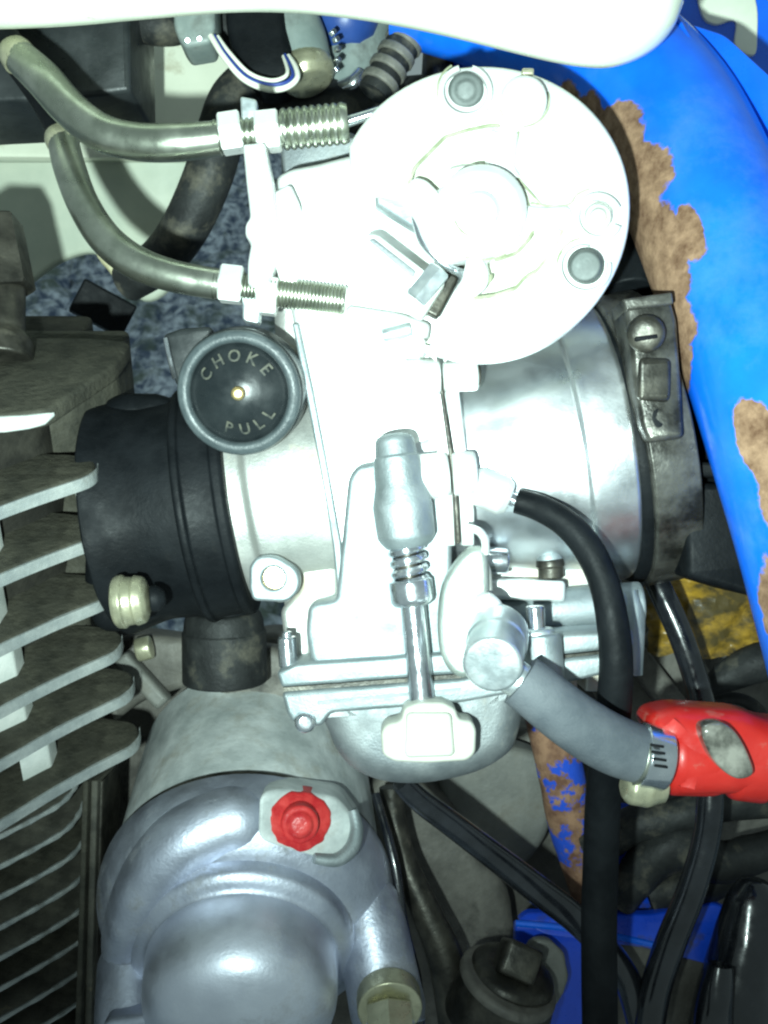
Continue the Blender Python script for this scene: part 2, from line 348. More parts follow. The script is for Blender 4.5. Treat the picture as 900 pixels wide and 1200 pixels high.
# ------------------------------------------------------------------ objects
def mesh_obj(name, g, mat, parent=None, ang=38, label=None):
    V, F, UV = g; Wv = [T(v) for v in V]
    lo = Vector([min(v[i] for v in Wv) for i in range(3)]); hi = Vector([max(v[i] for v in Wv) for i in range(3)]); c = (lo + hi) / 2
    if parent is None: c.z = lo.z
    me = bpy.data.meshes.new(name); me.from_pydata([v - c for v in Wv], [], F)
    if UV:
        ul = me.uv_layers.new(name='UVMap'); data = ul.data
        for li, lp in enumerate(me.loops): data[li].uv = UV[lp.vertex_index]
    me.materials.append(mat); me.validate()
    import bmesh
    bm = bmesh.new(); bm.from_mesh(me); bmesh.ops.recalc_face_normals(bm, faces=bm.faces); bm.to_mesh(me); bm.free()
    me.shade_smooth(); me.set_sharp_from_angle(angle=R(ang))
    o = bpy.data.objects.new(name, me); C.objects.link(o)
    o.location = c
    if parent is not None:
        o.parent = parent; wl = Vector((0, 0, 0)); q = parent
        while q is not None: wl += q.location; q = q.parent
        o.location = c - wl
    if label: o['label'] = label
    return o
def thing(name, label, cat_, base, group=None):
    o = bpy.data.objects.new(name, None); C.objects.link(o); o.location = T(P(*base)); o.empty_display_size = .005
    o['label'] = label; o['category'] = cat_
    if group: o['group'] = group
    return o
def solo(name, g, mat, label, cat_, group=None, ang=38):
    o = mesh_obj(name, g, mat, None, ang); o['label'] = label; o['category'] = cat_
    if group: o['group'] = group
    return o
def pt(name, g, mat, parent, label=None, ang=38): return mesh_obj(name, g, mat, parent, ang, label)

# ================================================================== SETTING
def ground():
    n = 280; x0, x1, y0, y1 = -1.9, 1.3, -.35, 4.2; V = []; F = []
    for i in range(n + 1):
        for j in range(n + 1):
            x = x0 + (x1 - x0) * i / n; y = y0 + (y1 - y0) * j / n; p = Vector((x, y, 0))
            h = .030 * noise.fractal(p * 9, 1, 2, 4) + .020 * (1 - abs(noise.noise(p * 17))) + .014 * noise.noise(p * 42) + .009 * noise.cell(p * 30)
            V.append((x, y, h))
    for i in range(n):
        for j in range(n): a = i * (n + 1) + j; F.append((a, a + n + 1, a + n + 2, a + 1))
    me = bpy.data.meshes.new('ground'); me.from_pydata(V, [], F); me.materials.append(rock_m); me.shade_smooth(); me.set_sharp_from_angle(angle=R(40))
    o = bpy.data.objects.new('ground', me); C.objects.link(o); o['kind'] = 'structure'
ground()

# ------------------------------------------------------------------ cream bodywork behind, upper left
pan = thing('bodywork_panel', 'dusty cream painted bodywork panel behind the bent cable pipes', 'panel', (120, 260, 430))
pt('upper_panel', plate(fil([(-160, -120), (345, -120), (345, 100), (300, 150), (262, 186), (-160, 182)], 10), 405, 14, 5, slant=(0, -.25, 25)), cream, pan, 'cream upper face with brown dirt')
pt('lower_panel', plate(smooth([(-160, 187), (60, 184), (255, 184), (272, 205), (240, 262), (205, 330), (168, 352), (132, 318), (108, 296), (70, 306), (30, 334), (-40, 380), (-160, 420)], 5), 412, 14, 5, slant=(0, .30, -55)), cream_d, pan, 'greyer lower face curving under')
pt('fold_lip', tube([(-160, 184, 408, 7), (50, 183, 408, 7), (262, 184, 408, 6)], 10), cream_d, pan)
pt('foam_patch', jitter(plate(smooth([(112, 296), (138, 288), (168, 300), (172, 326), (150, 338), (130, 322)], 4), 395, 40, 6), 5, 14), foam, pan, 'torn yellow foam edge')
solo('black_block', box(120, 362, 470, 66, 40, 60, 4, (8, 26, 20)), rubber, 'small black block lying under the torn edge of the cream panel', 'block')

# ------------------------------------------------------------------ cream tank edge along the top
tank = thing('fuel_tank', 'glossy cream tank edge overhanging the carburetor from above', 'fuel tank', (600, 40, -120))
lip = [(-120, 14), (40, 10), (160, 0), (260, -8), (330, -8), (400, -2), (470, 9), (540, 24), (600, 39), (650, 51), (690, 58), (724, 59), (756, 50), (784, 33), (803, 10), (813, -16), (816, -150), (-120, -150)]
def tank_pt(x, y, d):
    v = P(x, y, -185); v.y += d; v.z += .62 * max(0, d - 44) * (1 if y > -100 else .2); return v
pt('shell', slab([cat(lip[:16], 4) + lip[16:]], tank_pt, 330, 44, 8), cream_t, tank)
pt('edge_seam', tube([(-100, 4, -146, 5), (160, -6, -150, 5), (300, -14, -152, 5), (400, -8, -156, 5), (470, 2, -160, 5), (520, 10, -164, 4)], 8), cream_t, tank, 'welded seam along the lip')

# ------------------------------------------------------------------ blue frame, right
fb = blue_rust('blue_frame_paint', [(0.35, 0.72, 0.05, 0.09, 2.4), (0.4, 0.7, 0.05, 0.1, 2.6), (0.455, 0.66, 0.055, 0.13, 2.6), (0.51, 0.655, 0.055, 0.14, 2.6), (0.56, 0.67, 0.05, 0.125, 2.5), (0.61, 0.68, 0.05, 0.115, 2.5), (0.655, 0.69, 0.04, 0.1, 2.4), (0.685, 0.7, 0.03, 0.08, 1.9), (0.59, 0.545, 0.03, 0.03, 1.4), (0.8, 0.55, 0.05, 0.04, 1.6), (0.85, 0.54, 0.05, 0.05, 1.5), (0.95, 0.6, 0.06, 0.05, 1.2)])
frm = thing('motorcycle_frame', 'thick blue painted frame tube with brown rust along its edge', 'frame', (900, 700, 90))
fp = [(470, -10, 110, 58), (560, 8, 100, 66), (640, 30, 80, 72), (712, 66, 50, 80), (772, 130, 0, 86), (818, 220, -60, 90), (858, 320, -120, 92), (896, 420, -165, 94), (932, 530, -190, 96), (964, 640, -200, 96), (1000, 780, -200, 96)]
pt('main_tube', tube(fp, 40, 9), fb, frm)
pt('gusset', plate(fil([(505, 30), (640, 50), (740, 110), (735, 210), (640, 150), (510, 110)], 8), 150, 14, 3), blue_bk, frm)
pt('weld_seam', jitter(tube([(792, 20, -40, 4), (815, 60, -62, 4), (842, 104, -90, 4), (872, 158, -118, 4)], 8, 6), 2, 12), blue_pt, frm, 'blue painted weld seam')
pt('side_flange', plate(fil([(806, 26), (850, 40), (905, 90), (960, 160), (960, 330), (905, 240), (868, 150), (838, 90)], 10), -20, 16, 4, slant=(-.55, 0, 460)), blue_pt, frm)
sp_ = thing('side_cover', 'blue side cover behind the frame with a pale curved stripe', 'side cover', (880, 200, 240))
pt('cover', plate(fil([(770, -140), (1080, -140), (1080, 700), (900, 620), (850, 200), (790, 60)], 20), 240, 16, 5), blue_pt, sp_)
pt('stripe', plate(smooth([(818, -40), (866, -40), (886, 0), (888, 40), (884, 64), (862, 54), (862, 24), (838, 28), (822, 14)], 5), 234, 10, 2), cream_t, sp_, 'pale curved stripe')

# ================================================================== TOP CENTRE
solo('ignition_box', plate(fil([(-80, -40), (150, -40), (153, 107), (118, 111), (40, 118), (-80, 124)], 5), 60, 150, 7), plastic, 'square black plastic box behind the upper bent cable pipe', 'control box')
solo('rubber_grommet', tube([(150, 18, 150, 26), (180, 28, 140, 24), (205, 30, 150, 22), (225, 25, 170, 18)], 16), rub_dus, 'dark rounded rubber grommet beside the black box', 'grommet')
cl = thing('plug_connector', 'smoky grey plug connector with a striped wire leaving it', 'connector', (225, 40, 110))
pt('housing', plate(fil([(202, -20), (250, -20), (252, 30), (246, 50), (216, 55), (208, 44), (203, 30)], 5), 100, 60, 6), grey_rub, cl)
pt('terminal', cyl((220, 47, 98), (220, 47, 120), 3.6, 1), steel, cl); pt('terminal', cyl((234, 45, 98), (234, 45, 120), 3.4, 1), steel, cl)
ww = thing('striped_wire', 'thin white and blue striped wire looping below the connector', 'wire', (300, 104, 90))
pt('white_strand', tube([(247, 42, 102, 3.6), (262, 66, 92, 3.6), (285, 92, 84, 3.8), (312, 104, 80, 3.8), (334, 103, 80, 3.6), (348, 92, 84, 3.4), (346, 78, 96, 3.2), (338, 66, 112, 3.2)], 10), wire_w, ww)
pt('blue_strand', tube([(251, 42, 103, 2.4), (265, 64, 92, 2.4), (288, 89, 83, 2.4), (313, 99, 79, 2.4), (334, 97, 79, 2.4), (343, 88, 84, 2.2), (340, 76, 96, 2), (334, 64, 112, 2)], 8), wire_b, ww)
pt('pale_strand', tube([(255, 43, 106, 2.6), (269, 62, 95, 2.6), (291, 85, 88, 2.6), (314, 94, 84, 2.6), (330, 92, 84, 2.4), (337, 84, 90, 2.4), (332, 66, 112, 2)], 8), wire_w, ww)
solo('black_connector_boot', plate(fil([(262, -20), (330, -20), (336, 30), (344, 60), (342, 84), (328, 98), (300, 98), (284, 84), (272, 60), (264, 30)], 9), 128, 70, 12), rubber, 'matt black connector boot inside the striped wire loop', 'boot')
cb = thing('cable_boot', 'pale grey rubber boot clamped by a small brass ring', 'boot', (350, 60, 170))
pt('sleeve', tube([(306, -30, 190, 34), (330, 10, 180, 36), (350, 50, 170, 34), (362, 84, 165, 28)], 22), grey_rub, cb)
pt('ring', turn((354, 72, 168), (366, 104, 160), [(0, 0), (0, 30), (10, 34), (22, 33), (32, 26), (32, 0)], 3), yzinc, cb, 'brass coloured ring')
for k in range(5):
    a = R(-60 + 24 * k); pt('ring_tooth', box(384 + 12 * math.cos(a), 78 + 30 * math.sin(a) - 14, 132, 7, 6, 8, 1.5, (0, 25 * k - 50, 30)), steel, cb)
ob = thing('oil_breather', 'dull blue round cap on a grey breather pipe', 'breather', (410, 60, 230))
pt('cap', jitter(lathe((408, -30, 236), (404, 52, 210), [(0, 0), (0, 30), (.3, 40), (.62, 40), (.85, 33), (1, 18), (1.02, 0)], 24), .4, 30), blue_cap, ob)
pt('pipe', tube([(420, 20, 260, 40), (412, 70, 250, 38), (400, 120, 250, 36)], 20), grey_rub, ob)
pt('collar', tube([(398, 104, 216, 10), (414, 98, 204, 10), (424, 86, 206, 9)], 12), steel, ob)
rh = thing('ribbed_hose', 'grey ribbed rubber hose slanting down behind the throttle wheel', 'hose', (450, 90, 110))
A_, B_ = Vector((505, -4)), Vector((440, 106))
pt('core', tube([(510, -14, 120, 22), (476, 46, 112, 21), (438, 110, 106, 20)], 18), rub_dus, rh)
for k in range(7):
    c_ = A_ + (B_ - A_) * ((k + .4) / 7); d_ = (B_ - A_).normalized() * 5.4
    pt('rib', turn((c_.x - d_.x, c_.y - d_.y, 118 - 1.8 * k), (c_.x + d_.x, c_.y + d_.y, 117 - 1.8 * k), [(0, 0), (0, 23), (10.8, 23.5), (10.8, 0)], 2.5, 20), weave_m, rh)
solo('support_post', tube([(512, -10, 170, 20), (516, 40, 165, 20), (512, 110, 160, 20)], 18), dark_st, 'dark oily post between ribbed hose and blue gusset', 'post')
solo('rear_loom', jitter(tube([(250, 20, 215, 26), (300, 60, 240, 34), (330, 110, 250, 40), (420, 130, 240, 36), (520, 120, 235, 34)], 18, 6), 4, 40), rub_dus, 'dusty black wiring loom running behind the plated cable pipes', 'wiring loom')
solo('curved_breather_hose', tube([(300, 88, 200, 26), (274, 118, 190, 29), (258, 160, 185, 29), (242, 212, 190, 29), (216, 268, 210, 28), (186, 306, 240, 26), (150, 330, 275, 24)], 20), rub_dus, 'thick matt black hose curving down behind the plated pipes', 'hose')
# ================================================================== THROTTLE CABLES
def cable(name, label, pipe, n1, n2, thr, thr_end, r_thr, pitch, extra):
    t = thing(name, label, 'throttle cable', (pipe[0][0], pipe[0][1], pipe[0][2]), 'throttle cables clamped in the bracket')
    pt('bent_pipe', tube(pipe, 24, 9), nickel, t)
    sl = pipe[0]; pt('pipe_end', tube([(sl[0] - 6, sl[1] - 10, sl[2] + 4, sl[3] * .92), (sl[0] - 3, sl[1] - 4, sl[2] + 2, sl[3] * 1.05), (sl[0] + 3, sl[1] + 5, sl[2], sl[3] * 1.06)], 20, 5), yzinc, t)
    for a, b, r in (n1, n2): pt('lock_nut', hexnut(a, b, r), alu_wh, t)
    pt('threaded_end', thread(thr, thr_end, r_thr, pitch), nickel, t)
    for nm, g, m in extra: pt(nm, g, m, t)
cable('throttle_cable', 'upper plated bent throttle pipe ending in a coarse threaded adjuster',
      [(22, 66, -96, 20), (50, 92, -106, 22), (82, 128, -118, 22), (118, 155, -128, 22), (160, 166, -134, 22), (205, 167, -138, 22), (258, 162, -140, 20)],
      ((258, 158, -140), (284, 154, -140), 25), ((300, 156, -140), (328, 153, -140), 25), (250, 160, -140), (408, 147, -140), 19, 6.4,
      [('adjuster', thread((330, 152, -140), (408, 144, -140), 24, 8.4, 2.5), nickel), ('rubber_sheath', tube([(20, 64, -95, 17), (4, 42, -84, 17), (-20, 14, -60, 17), (-60, -30, -20, 17)], 16), rubber), ('inner_wire', tube([(400, 145, -140, 7), (440, 132, -146, 6), (480, 118, -150, 6), (540, 100, -150, 6)], 10), steel)])
cable('throttle_cable', 'lower plated bent throttle pipe ending in a plain fine threaded tip',
      [(74, 166, -70, 18), (82, 198, -84, 19), (98, 240, -102, 19), (124, 280, -118, 20), (160, 308, -130, 20), (205, 324, -136, 19), (262, 334, -140, 18)],
      ((258, 332, -140), (285, 335, -140), 24), ((302, 346, -140), (326, 349, -140), 24), (250, 333, -140), (405, 353, -140), 18, 4.2, [('rubber_sheath', tube([(73, 164, -69, 15), (64, 140, -50, 16), (44, 106, -24, 16), (10, 60, 10, 16), (-40, 0, 30, 16)], 16), rubber)])

# ================================================================== CARBURETOR
cb_ = thing('carburetor', 'bright aluminium carburetor with a white throttle wheel and float bowl', 'carburetor', (480, 920, -60))
# barrels: axis rises to the right
AX0, AX1 = (210, 600, 0), (760, 508, 0)
def ax(px):
    px = 450 + (px - 450) * .885; f = (px - AX0[0]) / (AX1[0] - AX0[0]); return (px, AX0[1] + (AX1[1] - AX0[1]) * f, 0)
pt('inlet_barrel', turn(ax(225), ax(420), [(0, 0), (0, 116), (50, 116), (56, 124), (130, 126), (174, 128), (174, 0)], 4, 56), alu_st, cb_, 'silver inlet barrel with brown stains')
bell = pt('bell_mouth', turn(ax(470), ax(770), [(0, 0), (0, 130), (50, 132), (100, 140), (150, 150), (190, 155), (193, 159), (198, 160), (240, 163), (246, 158), (266, 150), (266, 0)], 3, 72), alu_turn, cb_, 'polished bell mouth with a raised shiny ring')
# main casting, stepped: rear block, overexposed upper face, lower panel
pt('rear_casting', plate(fil([(318, 300), (345, 196), (430, 176), (560, 190), (600, 300), (600, 640), (720, 660), (742, 700), (742, 790), (345, 782), (330, 700)], 16), -60, 110, 16), alu_st, cb_)
up_o = fil([(322, 206), (340, 196), (372, 190), (410, 180), (450, 172), (500, 220), (545, 300), (538, 400), (530, 470), (527, 640), (440, 690), (398, 690), (392, 640), (376, 556), (358, 460), (344, 380), (330, 300)], [8, 8, 8, 12, 10, 10, 20, 10, 8, 8, 8, 8, 8, 8, 8, 8, 8])
pt('upper_casting', plate(up_o, -128, 80, 10, 4), alu_wh, cb_, 'white bright upper casting')
pt('casting_rim', plate(fil([(342, 378), (350, 378), (368, 460), (386, 556), (400, 636), (404, 700), (396, 700), (390, 640), (376, 556), (358, 460)], 3), -136, 60, 3), alu, cb_)
pn = pt('lower_panel', plate(fil([(418, 545), (446, 540), (530, 548), (530, 774), (366, 780), (358, 742), (362, 708), (394, 702), (402, 620), (408, 560)], [8, 6, 6, 6, 10, 12, 10, 5, 8, 8]), -152, 80, 7, 4), alu, cb_, 'raised lower panel of the body')
pt('vertical_rib', plate(fil([(498, 420), (512, 420), (524, 470), (530, 560), (534, 640), (520, 640), (514, 560), (508, 470)], 3), -158, 60, 3), alu_wh, cb_)
pt('flange_gasket', plate(fil([(513, 440), (518, 440), (530, 520), (536, 560), (540, 636), (535, 638), (530, 560), (524, 520)], 1.5), -163, 60, 1.5), dark_st, cb_, 'dark gasket line between the flanges')
pt('side_flange', plate(fil([(520, 440), (536, 440), (546, 520), (556, 600), (556, 640), (541, 640), (536, 560), (526, 500)], 3), -154, 60, 3), alu_wh, cb_)
for (x0, y0, x1, y1, r, m_) in ((470, 444, 516, 442, 21, alu_wh), (519, 442, 560, 440, 18, alu_wh), (486, 560, 526, 556, 27, alu_wh), (530, 556, 558, 554, 26, alu_wh)):
    pt('screw_lug', cyl((x0, y0, -160), (x1, y1, -160), r, 5), m_, cb_)
pt('lug_screw', cyl((556, 440, -160), (563, 440, -160), 14, 3), dark_st, cb_)
# casting ear, lower left
pt('mounting_ear', plate([fil([(292, 664), (300, 652), (322, 650), (350, 668), (352, 690), (338, 706), (296, 704), (292, 690)], [4, 8, 16, 16, 14, 14, 6, 4]), circ(320, 678, 13, 20)], -132, 26, 4), alu, cb_, 'round ear with an empty screw hole')
pt('ear_socket', plate(circ(320, 678, 16, 20), -112, 10, 0), brass, cb_)
pt('lower_web', plate(fil([(300, 600), (345, 560), (392, 560), (398, 700), (366, 712), (366, 790), (338, 790), (328, 715), (352, 690), (350, 668), (322, 648)], 8), -86, 40, 8), alu_st, cb_, 'stained web under the inlet')
pt('rating_plate', plate(fil([(328, 556), (376, 548), (384, 612), (334, 622)], 5), -118, 16, 3), alu_wh, cb_)
# throttle wheel -----------------------------------------------------
def whl(deg, r, cx=566, cy=248): return (cx + r * math.cos(R(deg)), cy - r * math.sin(R(deg)))
rim = [whl(a, 173 + 2 * math.sin(R(3 * a))) for a in range(-114, 158, 4)]
outer = rim + [(404, 214), (452, 240), (500, 262), (532, 304), (552, 304)]
outer = outer[:len(rim)] + [(408, 210), (470, 232), (486, 262), (512, 300), (540, 322), (553, 306), (548, 316), (520, 366), (506, 396), (504, 412)]
outer = rim + [(412, 212), (470, 228), (484, 250), (500, 284), (530, 306), (554, 302), (536, 336), (516, 376), (505, 400), (506, 414)]
pk1 = fil([(478, 218), (486, 196), (504, 178), (522, 160), (548, 152), (572, 147), (586, 146), (580, 160), (572, 170), (571, 186), (572, 196), (548, 200), (528, 210), (512, 222), (498, 226)], 4)
pk2 = fil([(571, 304), (584, 304), (606, 296), (620, 280), (626, 268), (644, 266), (660, 268), (652, 286), (640, 304), (628, 318), (614, 326), (604, 338), (580, 346), (554, 350), (566, 338), (576, 326)], 4)
WY = -212
wh = pt('throttle_wheel', plate([outer, pk1, pk2], WY, 26, 5, 4), alu_wh, cb_, 'white round throttle wheel with shaped pockets', 50)
pt('wheel_back', plate(rim + [(412, 214), (480, 240), (500, 284), (554, 304), (516, 376)], WY + 22, 20, 3), wheel_in, wh)
pt('cable_groove', plate(rim[2:-4] + [(440, 240), (520, 290), (540, 330)], WY + 42, 18, 6), alu, wh)
def arcline(pts, r, y=WY): return tube([(a, b, y, r) for a, b in pts], 8, 5)
pt('pocket_wall', arcline([(572, 197), (571, 184), (572, 168), (584, 152), (598, 152), (606, 158), (602, 176), (598, 196), (606, 208)], 2.6, WY + 1), alu_wh, wh)
pt('raised_web', plate(fil([(578, 152), (608, 152), (604, 196), (612, 206), (590, 214), (566, 208), (572, 192), (570, 170)], 6), WY - 6, 14, 4), alu_wh, wh)
pt('raised_web', plate(fil([(604, 238), (640, 242), (668, 240), (676, 268), (640, 266), (622, 270), (604, 262)], 6), WY - 6, 14, 4), alu_wh, wh)
pt('raised_web', plate(fil([(470, 226), (486, 206), (500, 210), (516, 226), (520, 246), (490, 246)], 6), WY - 6, 14, 4), alu_wh, wh)
pt('raised_web', plate(fil([(548, 300), (566, 302), (574, 318), (572, 336), (556, 348), (538, 342)], 8), WY - 6, 14, 4), alu_wh, wh)
hub = pt('hub', turn((562, 249, WY - 30), (566, 248, WY + 30), [(0, 0), (0, 28), (4, 30), (4, 36), (8, 46), (18, 53), (60, 54), (60, 0)], 3, 48), alu_wh, wh)
pt('hub_shaft', turn((560, 249, WY - 44), (562, 249, WY - 26), [(0, 0), (0, 22), (18, 27), (18, 0)], 4, 32), alu_wh, wh)
def boss(x, y, r_in, ro, mat_in, h=12, gap=(60, 100), fill=True):
    oa = gap[0] + (gap[1] - gap[0]); ring_o = circ(x, y, ro, 30, None, gap[1], gap[0] + 360); ring_i = circ(x, y, r_in + 4, 30, None, gap[0] + 360, gap[1])
    pt('boss_ring', plate(ring_o + ring_i, WY - h, h + 8, 3), alu_wh, wh)
    if fill: pt('rivet', turn((x, y, WY - 8), (x, y, WY + 14), [(0, 0), (0, r_in * .45), (2, r_in * .62), (3, r_in * .9), (8, r_in), (22, r_in), (22, 0)], 2, 28), mat_in, wh)
boss(546, 106, 21, 32, pin_grey, 10, (75, 105))
pt('blank_boss', turn((614, 118, WY - 16), (613, 118, WY + 10), [(0, 0), (0, 24), (3, 27), (26, 28), (26, 0)], 3, 32), alu_wh, wh)
pt('boss_notch', box(618, 86, WY - 2, 14, 8, 14, 2), yzinc, wh)
boss(701, 254, 17, 30, alu_st, 10, (-20, 25)); boss(686, 312, 22, 32, pin_grey, 8, (10, 75))
pt('rivet_cap', turn((686, 312, WY - 14), (686, 312, WY - 2), [(0, 0), (0, 17), (5, 19), (12, 20), (12, 0)], 3), pin_grey, wh, 'grey pin end')
def seam_shade(pts, r=1.6, y=WY - .2): pt('seam_shade_line', tube([(a, b, y, r) for a, b in pts], 6, 3), seam_shade_m, wh)  # drawn dark lines in place of shaded grooves
seam_shade(pk1[2:-14] if len(pk1) > 40 else pk1, 2.2, WY + 1.5); seam_shade(pk2[6:], 2.2, WY + 1.5)
seam_shade(circ(565, 249, 55.5, 22, None, -20, 120), 1.3, WY - 2); seam_shade(circ(565, 249, 55.5, 16, None, 190, 300), 1.3, WY - 2)
seam_shade(circ(561, 249, 30, 14, None, 20, 130), 1.3, WY - 27); seam_shade(circ(561, 249, 30, 14, None, 200, 330), 1.2, WY - 27)
seam_shade([(608, 154), (604, 176), (602, 198), (610, 212), (622, 226), (634, 240)], 1.5, WY - 1); seam_shade([(622, 238), (650, 242), (668, 239), (676, 228), (690, 222)], 1.5, WY - 1)
seam_shade(circ(546, 106, 33.5, 18, None, 120, 320), 1.4, WY - 1); seam_shade(circ(614, 118, 29.5, 18, None, 200, 380), 1.4, WY - 1); seam_shade(circ(686, 312, 33.5, 14, None, 100, 250), 1.4, WY - 1)
# spring, stop lever left of the hub
pt('return_spring', tube([(486, 246, WY + 20, 5), (488, 262, WY + 16, 5), (496, 284, WY + 14, 5), (514, 304, WY + 14, 5), (536, 318, WY + 18, 5), (556, 322, WY + 30, 5)], 10), steel, cb_)
pt('spring_coil', tube([(503, 248, WY + 40, 6), (505, 264, WY + 36, 6), (514, 286, WY + 34, 6), (532, 304, WY + 34, 6), (552, 314, WY + 40, 6)], 10), dark_st, cb_)
pt('shaft_bush', cyl((545, 252, WY + 30), (562, 250, -110), 56, 4), alu_st, cb_)
pt('stop_lever', plate(fil([(424, 276), (440, 272), (500, 318), (518, 316), (522, 332), (496, 372), (478, 364), (480, 338), (420, 292)], [8, 8, 4, 4, 4, 5, 5, 4, 8]), WY + 14, 22, 4), alu_wh, cb_, 'slotted stop lever')
pt('lever_slot', plate(fil([(432, 281), (438, 279), (488, 318), (484, 326), (476, 320)], 3), WY + 12, 6, 1), alu_bowl, cb_)
pt('stop_bolt', hexnut((486, 352, WY + 4), (516, 316, WY + 4), 15), zinc, cb_)
pt('dark_stop', box(516, 346, WY + 46, 20, 54, 20, 3, (0, 28, 0)), dark_st, cb_)
pt('stop_screw', cyl((448, 394, -150), (482, 386, -150), 9, 2), zinc, cb_)
pt('arm', plate(fil([(404, 356), (470, 366), (506, 378), (498, 420), (470, 400), (410, 388)], 8), -150, 40, 7), alu_wh, cb_)
# choke knob ---------------------------------------------------------
ck = pt('choke_knob', turn((281, 460, -150), (298, 450, -80), [(10, 0), (10, 58), (2, 60), (-4, 63), (-4, 68), (0, 73), (34, 73), (38, 70), (70, 66), (70, 0)], 2.5, 56), choke_bk, cb_, 'round black choke knob marked in cream letters')
pt('knob_rim', turn((279, 461.2, -158), (282, 459.5, -146), [(0, 60), (-1.5, 62), (-2, 66), (0, 71.5), (3, 73.4), (12, 73.6), (12, 58), (3, 58.5)], 1.6, 64), choke_rm, ck, 'grey worn rim')
dome = turn((278, 461.6, -168), (282.5, 459.3, -146), [(0, 0), (0, 4), (2, 16), (5, 27), (10, 40), (15, 51), (20, 59.5), (23, 59.5), (23, 0)], 3, 56)
pt('knob_face', dome, choke_bk, ck)
pt('brass_pin', turn((278, 461.4, -174), (280.5, 460.3, -162), [(0, 0), (0, 5), (2, 8), (12, 9), (12, 0)], 2, 24), brass, ck)
def letter(ch, deg, rad, up_out, size):
    cu = bpy.data.curves.new('t', 'FONT'); cu.body = ch; cu.size = size; cu.align_x = 'CENTER'; cu.align_y = 'CENTER'; cu.extrude = .9; cu.offset = .35; cu.resolution_u = 3
    ob_ = bpy.data.objects.new('t', cu); C.objects.link(ob_); dg = bpy.context.evaluated_depsgraph_get(); me = bpy.data.meshes.new_from_object(ob_.evaluated_get(dg))
    bpy.data.objects.remove(ob_)
    a = R(deg); rotz = a - math.pi / 2 if up_out else a + math.pi / 2
    A_ = P(278, 461.6, -168); t_ = (P(282.5, 459.3, -146) - A_).normalized(); k = K(-161); X_ = (Vector((1, 0, 0)) - t_ * t_.x).normalized(); Z_ = (Vector((0, 0, 1)) - t_ * t_.z).normalized()
    def face_y(r): # depth of the dome under radius r
        pr = [(0, 0), (2, 16), (5, 27), (10, 40), (15, 51), (20, 59.5)]
        for (d0, r0), (d1, r1) in zip(pr, pr[1:]):
            if r0 <= r <= r1: return d0 + (d1 - d0) * (r - r0) / (r1 - r0)
        return 20
    V = []
    for v in me.vertices:
        x = v.co.x * math.cos(rotz) - v.co.y * math.sin(rotz) + rad * math.cos(a); z = v.co.x * math.sin(rotz) + v.co.y * math.cos(rotz) + rad * math.sin(a)
        V.append(A_ + X_ * x * k + Z_ * z * k + t_ * (face_y(math.hypot(x, z)) * k - 1.0 - v.co.z * .8))
    F = [tuple(p.vertices) for p in me.polygons]; pt('letter', (V, F, None), letterm, ck)
for ch, dg_ in zip('CHOKE', (150, 122, 95, 67, 40)): letter(ch, dg_, 43, True, 19)
for ch, dg_ in zip('PULL', (-108, -82, -58, -35)): letter(ch, dg_, 43, False, 19)
pt('choke_stem', cyl((296, 470, -80), (318, 500, 30), 44, 4), rubber, cb_)
# cable bracket ------------------------------------------------------
pt('cable_bracket', plate(fil([(284, 168), (310, 166), (320, 214), (324, 262), (321, 300), (314, 332), (290, 334), (290, 306), (294, 284), (287, 276), (287, 262), (293, 254), (288, 210)], 5), -172, 40, 5), alu_wh, cb_, 'white upright cable bracket')
pt('bracket_fork', plate(fil([(281, 112), (301, 116), (302, 150), (283, 150)], 4), -150, 14, 3), zinc, cb_); pt('bracket_fork', plate(fil([(283, 346), (306, 348), (304, 380), (284, 376)], 5), -150, 14, 3), zinc, cb_)
pt('bracket_foot', plate(fil([(318, 226), (340, 214), (352, 240), (350, 330), (330, 340), (320, 300)], 6), -150, 40, 4), alu_wh, cb_)
pt('bracket_grey_plate', plate(fil([(328, 166), (410, 152), (440, 172), (372, 196), (330, 206)], 8), -46, 40, 6), alu_bowl, cb_)  # greyish body casting under the upper adjuster
# idle screw ---------------------------------------------------------
ids = pt('idle_adjuster', turn((461, 508, -176), (478, 642, -176), [(0, 0), (0, 12), (3, 20), (8, 23), (26, 25), (28, 27), (60, 29), (84, 35), (122, 34), (128, 30), (135, 24), (135, 0)], 3, 36), alu, cb_, 'idle speed screw boss')
pt('spring', helix((475, 632, -176), (481, 684, -176), 18, 5.2, 4.2), steel, ids)
pt('spring_core', cyl((474, 620, -176), (482, 690, -176), 13, 1), dark_st, ids)
pt('collar', turn((480, 678, -176), (484, 710, -176), [(0, 0), (0, 21), (2, 26), (26, 26), (32, 22), (32, 0)], 3, 32), steel, ids)
pt('shaft', cyl((483, 700, -176), (496, 836, -180), 15, 2, 28), steel, ids)
kn = [(452, 850), (470, 846), (474, 830), (492, 824), (520, 824), (535, 832), (538, 844), (554, 846), (559, 856), (558, 884), (548, 893), (500, 896), (462, 894), (448, 886), (446, 860)]
pt('thumb_knob', plate(fil(kn, 6), -214, 52, 8, 4, back_bev=True), white_pl, ids, 'white nylon thumb knob')
pt('knob_lobe', plate(fil([(476, 836), (530, 836), (534, 888), (474, 890)], 8), -224, 30, 8, 4), white_pl, ids)
